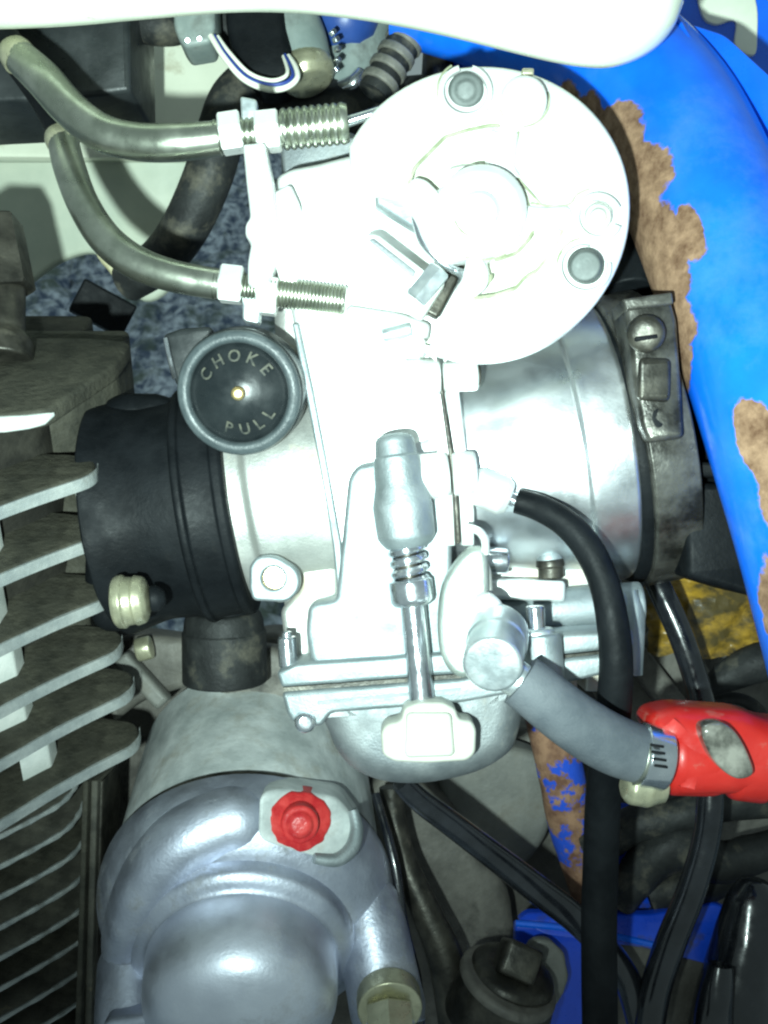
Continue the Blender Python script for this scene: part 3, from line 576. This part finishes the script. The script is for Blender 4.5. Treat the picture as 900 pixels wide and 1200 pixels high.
# float bowl ---------------------------------------------------------
pt('base_flange', plate(fil([(324, 788), (346, 778), (540, 764), (640, 744), (742, 738), (744, 758), (640, 770), (540, 790), (330, 806)], 4), -168, 130, 5), alu, cb_)
pt('gasket', plate(fil([(331, 806), (540, 790), (640, 770), (736, 760), (736, 764), (640, 775), (540, 795), (332, 811)], 1), -164, 120, 0), dark_st, cb_)
bowl = pt('float_bowl', plate(smooth([(352, 812), (540, 797), (616, 780), (617, 830), (611, 866), (598, 890), (560, 912), (500, 925), (450, 923), (414, 908), (392, 884), (378, 852)], 5), -158, 150, 34, 6), alu_bowl, cb_, 'matt grey float bowl')
pt('bowl_flange', plate(fil([(330, 812), (540, 796), (630, 776), (736, 764), (738, 784), (640, 806), (606, 812), (540, 824), (388, 836), (376, 852), (344, 848), (336, 836)], 5), -172, 120, 5), alu, bowl)
pt('flange_seam', plate(fil([(372, 822), (540, 806), (540, 809), (372, 826)], 1), -173.5, 6, 0), alu_bowl, bowl)
pt('stud', cyl((336, 746, -140), (338, 782, -140), 11, 3), steel, cb_); pt('stud_tip', cyl((336, 740, -140), (336, 750, -140), 6, 2), steel, cb_)
pt('bowl_screw', turn((358, 848, -185), (356, 842, -160), [(0, 0), (0, 8), (3, 12), (25, 13), (25, 0)], 3, 20), steel, cb_)
# right lower body -----------------------------------------------------
pt('cross_tube', cyl((560, 722, -80), (752, 706, -80), 25, 4), alu, cb_)
pt('upper_rail', box(600, 690, -92, 120, 24, 40, 5, (0, 2, 0)), alu_wh, cb_)
pt('end_boss', tube([(738, 694, -90, 12), (742, 720, -95, 14), (740, 790, -95, 13)], 16), alu, cb_)
for x_ in (662, 690, 714): pt('rib', box(x_, 776, -60, 20, 60, 60, 4), alu_st, cb_)
pt('bolt_boss', cyl((632, 742, -178), (636, 800, -178), 26, 4), alu, cb_); pt('bolt', cyl((627, 710, -178), (629, 748, -178), 11, 3), steel, cb_)
pt('bolt_washer', turn((628, 736, -178), (629, 748, -178), [(0, 0), (0, 18), (3, 21), (12, 22), (12, 0)], 2), zinc, cb_)
pt('side_screw', cyl((566, 656, -110), (596, 658, -110), 16, 4), steel, cb_)
pt('vacuum_screw', turn((644, 652, -84), (646, 678, -84), [(0, 0), (0, 12), (4, 16), (12, 17), (13, 15), (26, 15), (26, 0)], 2), dark_st, cb_); pt('screw_head', turn((644, 648, -84), (644, 658, -84), [(0, 0), (0, 14), (10, 16), (10, 0)], 3), alu, cb_)
pt('pump_body', jitter(plate(fil([(536, 650), (572, 640), (600, 664), (690, 652), (700, 690), (600, 704), (548, 700)], 8), -66, 50, 8), 2, 40), alu_st, cb_)
# fuel inlet -----------------------------------------------------------
pt('inlet_cover', plate(smooth([(528, 668), (548, 644), (566, 642), (573, 660), (574, 720), (572, 770), (556, 792), (534, 792), (518, 770), (514, 730), (518, 692)], 5), -182, 26, 8), zinc_dul, cb_, 'oval zinc cover plate')
pt('cover_edge', plate(smooth([(566, 650), (576, 668), (580, 700), (600, 716), (606, 740), (596, 760), (572, 764)], 4), -168, 20, 4), alu_st, cb_)
pt('cover_hook', tube([(546, 618, -180, 5), (560, 622, -186, 5), (568, 632, -184, 5), (569, 648, -176, 5)], 10), alu_wh, cb_)
el = pt('fuel_elbow', turn((577, 780, -270), (588, 724, -170), [(0, 0), (0, 31), (3, 34), (48, 34), (52, 36), (86, 36), (100, 30), (116, 24), (116, 0)], 3, 40), zinc, cb_, 'round zinc fuel elbow')
pt('elbow_block', plate(fil([(556, 700), (576, 694), (590, 706), (592, 740), (570, 748), (554, 740)], 8), -206, 30, 7), alu_wh, el)
pt('outlet_neck', turn((586, 782, -240), (634, 816, -244), [(0, 0), (0, 22), (36, 22), (40, 24), (58, 24), (58, 0)], 3, 28), zinc, el)
# vent nipple
pt('vent_nipple', turn((552, 566, -150), (598, 584, -150), [(0, 0), (0, 18), (8, 23), (40, 24), (44, 21), (49, 18), (49, 0)], 3, 28), alu_wh, cb_); pt('nipple_tab', plate(fil([(590, 552), (602, 552), (606, 574), (594, 580)], 4), -140, 10, 2), alu_bowl, cb_)
pt('nipple_spigot', cyl((592, 582, -150), (622, 594, -150), 8, 2), steel, cb_)
# ================================================================== INTAKE BOOT
ib = thing('intake_boot', 'black rubber intake boot joining the finned head to the carburetor', 'rubber boot', (180, 740, 0))
def ax2(px, y=0): f = (px - 100) / 190; return (px, 632 - 42 * f, y)
bt = jitter(turn((138, 604, 10), (276, 586, 0), [(0, 0), (0, 142), (14, 138), (50, 128), (84, 129), (140, 128), (140, 0)], 12, 64), 1.2, 40)
pt('rubber_body', bt, rubber, ib)
pt('flange', jitter(plate(smooth([(112, 482), (130, 462), (190, 462), (230, 500), (236, 600), (246, 690), (190, 722), (120, 742), (96, 700), (98, 600), (104, 520)], 5), -55, 80, 20), 1.5, 18), rubber, ib)
pt('clamp_band', turn((228, 594, -2), (288, 585, -2), [(0, 0), (0, 134), (3, 137), (9, 137), (11, 133), (42, 131), (44, 134), (52, 134), (56, 130), (58, 0)], 2, 64), rubber, ib, 'raised black clamping ring')
pt('clamp_ear', plate(fil([(190, 392), (212, 384), (248, 382), (252, 440), (206, 452)], 6), -60, 40, 5), plastic, ib); pt('ear_pin', tube([(194, 396, -66, 3), (198, 416, -66, 3), (205, 444, -64, 3)], 8), steel, ib)
pt('mounting_bolt', turn((134, 706, -150), (176, 702, -150), [(0, 0), (0, 27), (4, 31), (12, 32), (14, 29), (24, 28), (26, 30), (36, 27), (40, 18), (42, 0)], 2, 28), yzinc, ib, 'yellow plated mounting bolt')
pt('bolt_end', turn((176, 702, -150), (194, 700, -148), [(0, 0), (0, 16), (10, 15), (18, 8), (19, 0)], 3), rubber, ib)
# ================================================================== CYLINDER HEAD
NN = Vector((0, -math.sin(TILT), math.cos(TILT))); WW = Vector((0, math.cos(TILT), math.sin(TILT))); UU = Vector((1, 0, 0))
B0 = P(110, 548, -130)
def stack(py, base=B0):
    lo_, hi_ = -900, 900
    for _ in range(50):
        m_ = (lo_ + hi_) / 2
        if proj(base + NN * m_)[1] > py: lo_ = m_
        else: hi_ = m_
    return base + NN * lo_
hd = thing('cylinder_head', 'dirty aluminium cylinder head with thick slanting cooling fins', 'cylinder head', (40, 900, 60))  # the engine's cylinder head with its fins
fo = densify(fil([(-330, -395), (-60, -70), (4, -10), (-4, 30), (-80, 44), (-330, 60)], [3, 60, 32, 32, 20, 3], 8), 11)
tips = (110, 119, 128, 139, 153, 160)
FPY = (548, 619, 691, 753, 802, 862)
def fin_o(i): o = stack(FPY[i]); return o + UU * (tips[i] - proj(o)[0]) * K(o.y)
for i, py in enumerate((548, 619, 691, 753, 802, 862)):
    o_ = fin_o(i); f_ = pt('fin', jitter(jitter(basis_slab(fo, o_, UU, WW, NN, 18, 5, 3, True), 1.4, 60, i), .9, 14, i), fin_m, hd)
    # lit front edge put into the colour: thin strip along the outline
    ed = [q for q in fo[:-1] if q[1] < 16 and q[0] > -326]
    pts_ = [o_ + UU * (x + .8) + WW * (y - .8) - NN * 9 for x, y in ed]
    def strip(pts=pts_):
        V = []; F = []
        for p in pts: V += [p + NN * 6.8 + Vector((.6, -.6, 0)), p - NN * 6.8 + Vector((.6, -.6, 0)), p - NN * 6.8 - WW * -6, p + NN * 6.8 - WW * -6]
        for k in range(len(pts) - 1):
            for e in range(4): F.append((4 * k + e, 4 * k + (e + 1) % 4, 4 * k + 4 + (e + 1) % 4, 4 * k + 4 + e))
        return (V, F, None)
    pt('fin_edge', strip(), fin_edge, f_, None)
# core behind the fins and ribs between
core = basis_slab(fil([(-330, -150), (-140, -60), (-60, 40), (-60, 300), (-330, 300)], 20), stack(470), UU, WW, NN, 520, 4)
pt('core', jitter(core, 2, 50), gap_shade_m, hd)
for (k_, px, w_) in ((0, 4, 24), (2, 30, 25), (3, 45, 26), (4, 62, 26), (0, 96, 18), (1, 12, 20)):
    top_, bot_ = fin_o(k_), fin_o(k_ + 1); u_ = (px - proj(bot_)[0]) * K(bot_.y); a_ = top_ + UU * u_ + WW * (u_ * 1.25 + 66) - NN * 18; hh_ = (top_ - bot_).length - 13
    pt('rib', slab([fil([(-w_ / 2, -10 - w_ / 2), (w_ / 2, -10 + w_ / 2), (w_ / 2, 30), (-w_ / 2, 30)], 3)], lambda x, y, d, a_=a_: a_ + UU * x + WW * y - NN * d, hh_, 0), rib_pale, hd)
for (px, py, yy, sx, sz) in ((60, 588, -40, 90, 50), (70, 660, -25, 80, 46), (70, 728, -10, 80, 44), (60, 520, -60, 120, 60)):
    pt('inner_wall', jitter(box(px - 10, py, yy + 30, sx, sz, 60, 8, (-20, 0, 30)), 3, 30, px), fin_m, hd)
# top plate, stud and nut
tp = fil([(-330, -165), (-70, -151), (-34, -138), (4, -8), (6, 74), (-60, 84), (-330, 84)], [3, 12, 14, 12, 14, 6, 3], 6)
o_ = P(132, 424, -120)
tpl = pt('top_plate', jitter(basis_slab(tp, o_, UU, WW, NN, 20, 5, 4, True), 1.2, 70), fin_m, hd, 'flat top plate with a painted highlight along its edge')
pt('plate_highlight', sweep([o_ + UU * x + WW * y - NN * 9 for x, y in ((-330, -166), (-220, -160), (-130, -155), (-70, -151.5), (-50, -146), (-38, -139), (-32, -126))], [8, 8, 8, 8, 7, 6, 3], 10), rib_pale, tpl, 'highlight painted along the front edge')  # pale strip carries the plate's edge highlight in its colour
pt('upper_casting', jitter(basis_slab(fil([(-330, -60), (-120, -56), (-40, -10), (-4, 40), (-10, 150), (-330, 150)], 14), o_ - NN * 20 + WW * 26 - UU * 10, UU, WW, NN, 90, 5), 2.5, 40), fin_m, hd)
pt('stud', turn((8, 330, -80), (2, 440, -120), [(0, 0), (0, 22), (70, 24), (84, 34), (110, 36), (110, 0)], 4, 24), dark_st, hd)
pt('stud_nut', hexnut((-14, 262, -70), (2, 344, -84), 40, 4), dark_st, hd, 'dark oily hexagon nut')
# ================================================================== CYLINDER BARREL
cy = thing('cylinder_barrel', 'dirty cylinder barrel with many thin closely spaced fins', 'cylinder', (40, 1190, 150))
BB = P(84, 940, 30)
thin = densify(fil([(-300, -252), (-50, -44), (-8, -2), (0, 40), (-6, 90), (-300, 120)], [2, 60, 40, 30, 6, 2], 9), 12)
for i in range(11):
    py = 905 + i * 31.5; o_ = stack(py, BB) - UU * 0
    pt('fin', jitter(basis_slab(thin, o_, UU, WW, NN, 7, 2, 2, True), 1.6, 45, i + 20), fin_dark if i % 3 else fin_m, cy)
    ed = [q for q in thin if q[1] < 60 and q[0] > -298]
    pt('fin_edge', sweep([o_ + UU * (x + .4) + WW * (y - .4) - NN * 3.2 for x, y in ed], [3.3 + .5 * math.sin(k * 1.3 + i) for k in range(len(ed))], 8), fin_edge, cy)
pt('core', basis_slab(fil([(-300, -170), (-60, 4), (-22, 60), (-20, 200), (-300, 200)], 20), stack(880, BB), UU, WW, NN, 460, 3), gap_shade_m, cy)
for k, (xa, w_) in enumerate(((91, 7), (101, 8), (110, 5))):
    pt('edge_strip', jitter(plate(fil([(xa + 6, 915), (xa + 6 + w_, 915), (xa - 3 + w_, 1230), (xa - 3, 1230)], 2), 40 + 14 * k, 90, 2), 1.5, 60, k), (fin_m, fin_dark, dark_st)[k], cy)
pt('gasket_rust', jitter(plate(smooth([(112, 996), (124, 1004), (122, 1050), (112, 1080), (108, 1040)], 4), 96, 30, 3), 3, 10), rust_m, cy, 'rusty gasket edge')
# ================================================================== STARTER MOTOR
st = thing('starter_motor', 'domed grey aluminium starter motor with a red painted bolt', 'starter motor', (290, 1190, 60))
SC = P(290, 1036, 60)
def sd(d): return SC - WW * d + UU * (d * .06)
KS = K(60)
g_body = turn(sd(-240), sd(4), [(0, 0), (0, 150), (8, 154), (200, 164), (244, 165), (244, 0)], 4, 72)
pt('pole_housing', g_body, alu_worn, st, 'pale worn cylindrical housing')
g_cap = turn(sd(0), sd(110), [(0, 0), (0, 172), (4, 176), (18, 178), (40, 176), (62, 168), (80, 152), (90, 136), (94, 124), (110, 122), (110, 0)], 10, 72)
cap = pt('end_cap', g_cap, alu_blue, st, 'rounded grey end cap')
pt('cap_seam', turn(sd(-5), sd(2), [(0, 0), (0, 173), (7, 173), (7, 0)], 1, 72), dark_st, cap)
pt('inner_step', turn(sd(60), sd(130), [(0, 0), (0, 133), (26, 130), (48, 127), (54, 120), (58, 110), (70, 104), (70, 0)], 4, 64), alu_blue, cap)
pt('bearing_dome', turn(sd(110), sd(300), [(0, 0), (0, 109), (58, 107), (78, 101), (94, 89), (106, 68), (113, 40), (116, 0)], 10, 64), alu_dome, cap, 'shiny bearing dome')
pt('shoulder_bulge', tube([(x, y, (depth_at(g_cap, x, y) or 10) + dy, r) for x, y, dy, r in ((146, 1140, 10, 24), (152, 1092, 18, 32), (176, 1036, 20, 39), (212, 992, 22, 42), (256, 968, 26, 42), (284, 962, 28, 40), (300, 960, 36, 26))], 24, 7), alu_blue, cap, 'thick pipe-like shoulder')
pt('left_shoulder', turn(P(150, 1100, 10), P(158, 1260, -60), [(0, 0), (0, 22), (20, 36), (80, 42), (170, 44), (170, 0)], 12, 32), alu_blue, cap)
pt('left_foot', plate(fil([(120, 1196), (200, 1184), (232, 1178), (236, 1260), (118, 1260)], 10), -90, 90, 10), alu_blue, cap)
lug = pt('bolt_lug', turn((424, 1030, 30), (456, 1190, -30), [(0, 0), (0, 28), (20, 38), (60, 42), (150, 44), (160, 40), (166, 40), (166, 0)], 5, 32), alu_blue, st)
pt('lug_bolt', hexnut((456, 1178, -64), (458, 1212, -84), 30, 3), yzinc, lug, 'dirty yellow plated bolt'); pt('bolt_washer', cyl((455, 1164, -40), (457, 1184, -66), 38, 3), yzinc, lug)
sl = fit(g_cap, 356, 962, 8)
pt('bolt_pocket', plate(fil([(304, 930), (330, 924), (396, 934), (420, 966), (414, 996), (388, 1010), (330, 994), (302, 984)], 12), -16, 60, 5, slant=sl), alu_worn, cap, 'pale flat pocket')
pt('pocket_rim', tube([(x, y, -22 + sl[0] * x + sl[1] * y + sl[2], r) for x, y, r in ((414, 950, 6), (418, 972, 8), (412, 994, 9), (394, 1008, 8), (368, 1006, 6))], 12), alu, cap)
yb = sl[0] * 352 + sl[1] * 964 + sl[2]
rb = pt('red_bolt', turn((352, 968, yb - 38), (350, 962, yb - 10), [(0, 0), (0, 10), (3, 14), (6, 16), (8, 22), (32, 24), (32, 0)], 3, 28), red_pt, cap, 'bolt head daubed with red paint')
pt('paint_smear', jitter(plate([[(352 + (36 + 5 * noise.noise(Vector((math.cos(t) * 1.6, math.sin(t) * 1.6, 3)))  + 2.5 * noise.noise(Vector((math.cos(t) * 5, math.sin(t) * 5, 8)))) * math.cos(t), 963 - (34 + 6 * noise.noise(Vector((math.cos(t) * 1.7, math.sin(t) * 1.7, 5)))) * math.sin(t)) for t in [2 * math.pi * k / 60 for k in range(60)]], circ(352, 966, 13, 20)], -19, 30, 3, slant=sl), 1.2, 9), red_pt, cap, 'uneven red paint smear')
# ================================================================== STUB, CASE, LOWER PARTS
es = thing('engine_case', 'grimy aluminium crankcase behind the starter motor and hoses', 'crankcase', (560, 1190, 330))
pt('front_wall', jitter(plate(fil([(60, 770), (330, 740), (470, 860), (700, 850), (760, 1000), (780, 1280), (60, 1280)], 20), 330, 120, 14), 5, 70), case_m, es)
pt('pale_wall', jitter(plate(smooth([(520, 880), (600, 876), (650, 900), (648, 960), (628, 1002), (600, 1020), (556, 1000), (524, 960)], 5), 230, 60, 10), 2, 50), case_pl, es, 'paler flat casting')
pt('lower_wall', jitter(plate(smooth([(430, 930), (520, 930), (560, 1000), (600, 1060), (600, 1180), (560, 1260), (430, 1260)], 5), 220, 90, 14), 4, 50), case_m, es)
pt('bridge', jitter(plate(fil([(118, 756), (160, 742), (330, 760), (352, 800), (320, 860), (240, 800), (170, 820), (128, 850)], 12), 150, 60, 10), 3, 40), case_m, es)
pt('bridge_arm', box(168, 796, 136, 76, 20, 30, 6, (0, 48, 0)), case_pl, es)
pt('small_nut', cyl((160, 762, 120), (178, 758, 120), 14, 3), yzinc, es)
rs = thing('rubber_stub', 'short dark rubber stub below the intake boot', 'rubber stub', (262, 800, 90))
pt('sleeve', turn((262, 716, 80), (264, 800, 90), [(0, 0), (0, 42), (10, 46), (22, 47), (24, 49), (84, 50), (84, 0)], 3, 36), rub_dus, rs)
pt('tube', tube([(262, 690, 76, 34), (262, 730, 80, 36)], 20), rubber, rs)
pt('bright_seat', plate(fil([(226, 796), (300, 792), (306, 804), (226, 808)], 3), 84, 30, 2), case_pl, rs)
solo('oil_pipe', tube([(458, 922, 120, 14), (462, 960, 118, 14), (474, 1010, 110, 15), (500, 1070, 100, 18), (524, 1130, 96, 22), (540, 1220, 96, 24)], 18), dark_st, 'dark steel pipe running down beside the starter motor', 'pipe')
solo('thin_black_cable', tube([(440, 930, 60, 5), (462, 1010, 30, 6), (474, 1090, 16, 6), (488, 1150, 14, 7), (492, 1230, 14, 7)], 10), rub_gls, 'thin black cable hugging the right edge of the starter', 'cable')
dr = thing('drain_plug', 'dark domed bolt with a square top near the blue bracket', 'bolt', (590, 1190, 60))
pt('dome', turn((604, 1130, 40), (578, 1200, 60), [(0, 0), (0, 34), (6, 48), (14, 52), (18, 50), (20, 54), (44, 60), (80, 62), (80, 0)], 4, 40), dark_st, dr)
pt('square_top', box(606, 1126, 26, 44, 40, 50, 6, (-20, 24, 0)), dark_st, dr)
pt('lip', turn((598, 1146, 36), (592, 1158, 40), [(0, 0), (0, 56), (4, 60), (12, 60), (12, 0)], 3, 40), case_m, dr)
solo('torn_washer', jitter(plate([smooth([(620, 1108), (644, 1104), (660, 1120), (666, 1144), (658, 1172), (640, 1188), (622, 1186), (610, 1150)], 4), circ(630, 1140, 8, 14)], 96, 16, 5), 2.5, 16), case_pl, 'pale crumpled washer beside the domed bolt', 'washer')
# blue lower bracket and rusty tube
bb_ = thing('frame_bracket', 'flat blue frame bracket crossing behind the black hoses', 'bracket', (720, 1190, 170))
pt('top_flange', plate(fil([(606, 1080), (618, 1070), (760, 1072), (836, 1058), (884, 1080), (850, 1136), (760, 1112), (640, 1096)], 6), 150, 16, 3, slant=(0, -.6, 650)), blue_bk, bb_)
pt('edge', tube([(604, 1082, 142, 4), (680, 1090, 140, 4), (760, 1106, 138, 4), (850, 1132, 136, 4)], 8), blue_pt, bb_, 'bright blue upper edge')
pt('web', plate(fil([(604, 1084), (690, 1094), (850, 1136), (850, 1280), (600, 1280)], 5), 158, 20, 3), blue_bk, bb_)
pt('web_dark', jitter(plate(smooth([(700, 1100), (780, 1118), (834, 1136), (830, 1260), (720, 1260), (700, 1180)], 4), 146, 20, 4), 3, 40), case_m, bb_, 'grimy lower web')
solo('rusty_downtube', jitter(tube([(640, 830, 200, 27), (656, 900, 205, 27), (668, 960, 215, 27), (694, 1040, 230, 27), (714, 1100, 240, 27)], 24), 1.5, 30), rust_m, 'rusty brown frame tube with flakes of blue paint', 'tube')
solo('blue_strut', plate(fil([(690, 940), (770, 950), (800, 1010), (760, 1070), (690, 1080)], 8), 220, 20, 4), blue_bk, 'blue strut showing between the rusty tube and the hoses', 'strut')
# dark jumble, lower right
dl = [((690, 1000, 180, 20), (740, 968, 170, 22), (790, 958, 160, 22), (840, 940, 160, 24), (930, 930, 160, 26)),
      ((726, 1060, 175, 18), (760, 1010, 165, 26), (800, 990, 160, 30), (850, 1010, 165, 24), (940, 980, 170, 20)),
      ((760, 1050, 190, 20), (830, 1030, 185, 26), (880, 1000, 180, 22), (950, 985, 180, 20))]
for a_, lab in zip(dl, ('dusty black cable bundle arching just under the red filter', 'dusty black cable bundle sagging across the blue bracket', 'dusty black cable bundle lowest behind the upright hose')):
    solo('cable_bundle', jitter(tube(list(a_), 16, 7), 3, 30), rub_dus, lab, 'cable bundle')
cd = thing('shift_cover', 'glossy black rounded cover beside the blue bracket end', 'cover', (880, 1190, 100))
pt('shell', jitter(turn((886, 1030, 110), (850, 1250, 90), [(0, 0), (0, 16), (20, 30), (70, 38), (130, 46), (200, 50), (222, 50), (222, 0)], 8, 32), 3, 50), rub_gls, cd)
pt('boot', jitter(tube([(842, 1130, 60, 16), (838, 1170, 56, 22), (830, 1240, 56, 26)], 18), 2, 30), rub_gls, cd)
pt('blue_end', plate(fil([(876, 1150), (960, 1140), (960, 1280), (880, 1280)], 8), 190, 30, 4), blue_bk, cd)
bk = thing('rear_housing', 'dark grimy housing filling the space behind the red filter', 'housing', (820, 1000, 330))
pt('wall', jitter(plate(fil([(640, 640), (1060, 600), (1060, 1300), (700, 1300), (660, 900)], 20), 330, 60, 10), 6, 80), case_m, bk)
pt('slanted_rib', box(768, 800, 200, 30, 150, 40, 8, (0, -38, 0)), case_m, bk); pt('grey_panel', jitter(box(770, 810, 240, 130, 130, 40, 14, (0, -30, 0)), 3, 40), case_m, bk)
solo('yellow_sheet', jitter(jitter(surf(lambda u, v: P(758 + 190 * u, 664 + 24 * u + (100 - 8 * u) * v, 165 - 40 * v + 10 * math.sin(u * 9 + v * 4)), 46, 34), 8, 40), 3, 11), yell_m, 'crumpled dirty yellow sheet under the black air duct', 'sheet', None, 20)
solo('flat_black_cable', tube([(822, 812, 150, 8), (850, 794, 140, 18), (890, 776, 135, 24), (960, 760, 135, 26)], 18), rub_dus, 'tapered flat black cable below the yellow sheet', 'cable')
solo('sagging_black_pipe', tube([(800, 836, 190, 6), (850, 818, 180, 7), (886, 830, 180, 8), (902, 870, 185, 9), (910, 920, 190, 9)], 12), rub_dus, 'thin black pipe curving over the red filter', 'pipe')
# ================================================================== AIR DUCT right
ad = thing('air_duct', 'black rubber air duct on the right end of the carburetor', 'air duct', (800, 680, 40))
pt('cuff', turn((702, 522, 4), (776, 507, 4), [(0, 0), (0, 162), (8, 166), (60, 166), (68, 160), (68, 0)], 4, 64), rubber, ad)
pt('duct', turn((760, 512, 6), (850, 506, 40), [(0, 0), (0, 158), (14, 154), (40, 162), (92, 166), (92, 0)], 6, 56), rubber, ad)
pt('duct_rib', plate(fil([(806, 540), (905, 546), (905, 562), (806, 558)], 4), -140, 60, 4), rubber, ad); pt('duct_box', plate(fil([(804, 566), (905, 566), (905, 660), (884, 700), (806, 676)], 8), -132, 120, 8), rubber, ad)
cb2 = pt('clamp_band', turn((716, 520, -2), (765, 510, -2), [(0, 0), (0, 168), (2, 171), (49, 171), (51, 168), (51, 0)], 1.5, 72), clampm, ad, 'greasy steel clamp band')
pt('clamp_housing', jitter(plate(fil([(732, 352), (786, 346), (794, 372), (799, 440), (804, 512), (760, 520), (752, 500), (745, 460), (738, 400)], 7), -186, 70, 7), 1.5, 30), clampm, cb2, 'worm screw housing')
pt('housing_lip', plate(fil([(730, 350), (788, 342), (790, 356), (734, 364)], 3), -192, 60, 3), clampm, cb2)
pt('clamp_screw', turn((757, 392, -202), (757, 390, -176), [(0, 0), (0, 10), (2, 18), (6, 22), (26, 23), (26, 0)], 3, 28), dark_st, cb2); pt('screw_slot', box(757, 396, -201, 26, 5, 8, 1, (0, -8, 0)), rubber, cb2)
pt('band_slot', plate(circ(772, 490, 9, 18, 13), -186, 8, 2), rubber, cb2); pt('band_worm', jitter(box(766, 446, -186, 40, 50, 16, 6), 3, 16), dark_st, cb2)
pt('upper_boot', turn((732, 278, 0), (740, 356, -30), [(0, 0), (0, 26), (40, 30), (78, 34), (78, 0)], 4, 28), rubber, ad)
# ================================================================== HOSES AND FUEL LINE
solo('vent_hose', tube([(606, 587, -150, 15), (634, 596, -156, 16), (664, 614, -164, 17), (690, 644, -172, 18), (708, 684, -178, 18), (718, 730, -182, 19), (722, 780, -180, 20), (718, 840, -160, 21), (708, 920, -120, 21), (704, 1010, -80, 21), (702, 1100, -60, 21), (704, 1260, -50, 21)], 22, 9), rubber, 'matt black vent hose falling from the nipple past the red filter', 'hose')
solo('drain_hose', tube([(470, 916, -70, 13), (492, 938, -60, 14), (530, 966, -40, 15), (580, 1004, -10, 16), (632, 1044, 10, 17), (676, 1078, 20, 17), (712, 1116, 40, 17), (740, 1160, 60, 17), (760, 1240, 70, 17)], 20, 9), rub_gls, 'glossy black drain hose slanting from under the float bowl', 'hose')
solo('overflow_hose', tube([(766, 676, 60, 14), (780, 704, 52, 15), (800, 750, 44, 15), (818, 806, 40, 15), (830, 870, 30, 16), (832, 940, 20, 16), (826, 990, 20, 16), (808, 1050, 26, 17), (784, 1110, 34, 18), (766, 1170, 44, 18), (756, 1250, 56, 18)], 20, 9), rub_gls, 'glossy black hose passing behind the red filter and down', 'hose')
solo('fuel_hose', tube([(610, 797, -243, 32), (630, 812, -244, 33), (660, 836, -240, 34), (692, 858, -230, 35), (722, 874, -222, 35), (752, 885, -216, 34)], 32, 9), rub_gry, 'thick grey rubber fuel hose from the zinc elbow to the filter', 'hose')
ff = thing('fuel_filter', 'red plastic fuel filter with a cloudy window and steel clamp', 'fuel filter', (830, 940, -180))
body = [(762, 858), (770, 840), (800, 833), (850, 836), (880, 838), (912, 850), (1010, 856), (1010, 944), (910, 938), (860, 938), (800, 940), (782, 928), (790, 900), (784, 876)]
pt('body', plate(fil(body, 10), -226, 96, 30, 6, back_bev=True), red_pl, ff)
pt('body_bulge', jitter(turn((776, 884, -190), (900, 894, -186), [(0, 0), (0, 38), (10, 46), (60, 44), (76, 38), (84, 46), (124, 47), (124, 0)], 8, 40), .6, 30), red_pl, ff)
pt('window', plate(smooth([(824, 854), (848, 848), (866, 862), (880, 888), (884, 908), (866, 914), (846, 902), (830, 880)], 5), -246, 26, 6), lens_m, ff, 'cloudy oval window')
pt('hose_clamp', turn((748, 884, -216), (782, 890, -212), [(0, 0), (0, 34), (2, 38), (32, 38), (34, 34), (34, 0)], 2, 36), steel, ff)
for k in range(4): pt('clamp_slot', box(770 + 1.5 * k, 884 + 8 * k - 10, -250 + abs(k - 1.5) * 2, 16, 3, 4, .8, (0, 8, 0)), rubber, ff)
pt('clamp_screw', jitter(turn((730, 920, -214), (782, 924, -206), [(0, 0), (0, 14), (8, 22), (28, 24), (40, 20), (52, 18), (52, 0)], 3, 20), 1.5, 14), yzinc, ff, 'dirty clamp screw block')
pt('clamp_ring', turn((743, 884, -217), (748, 885, -216), [(0, 0), (0, 36), (5, 36), (5, 0)], 1, 32), nickel, ff)
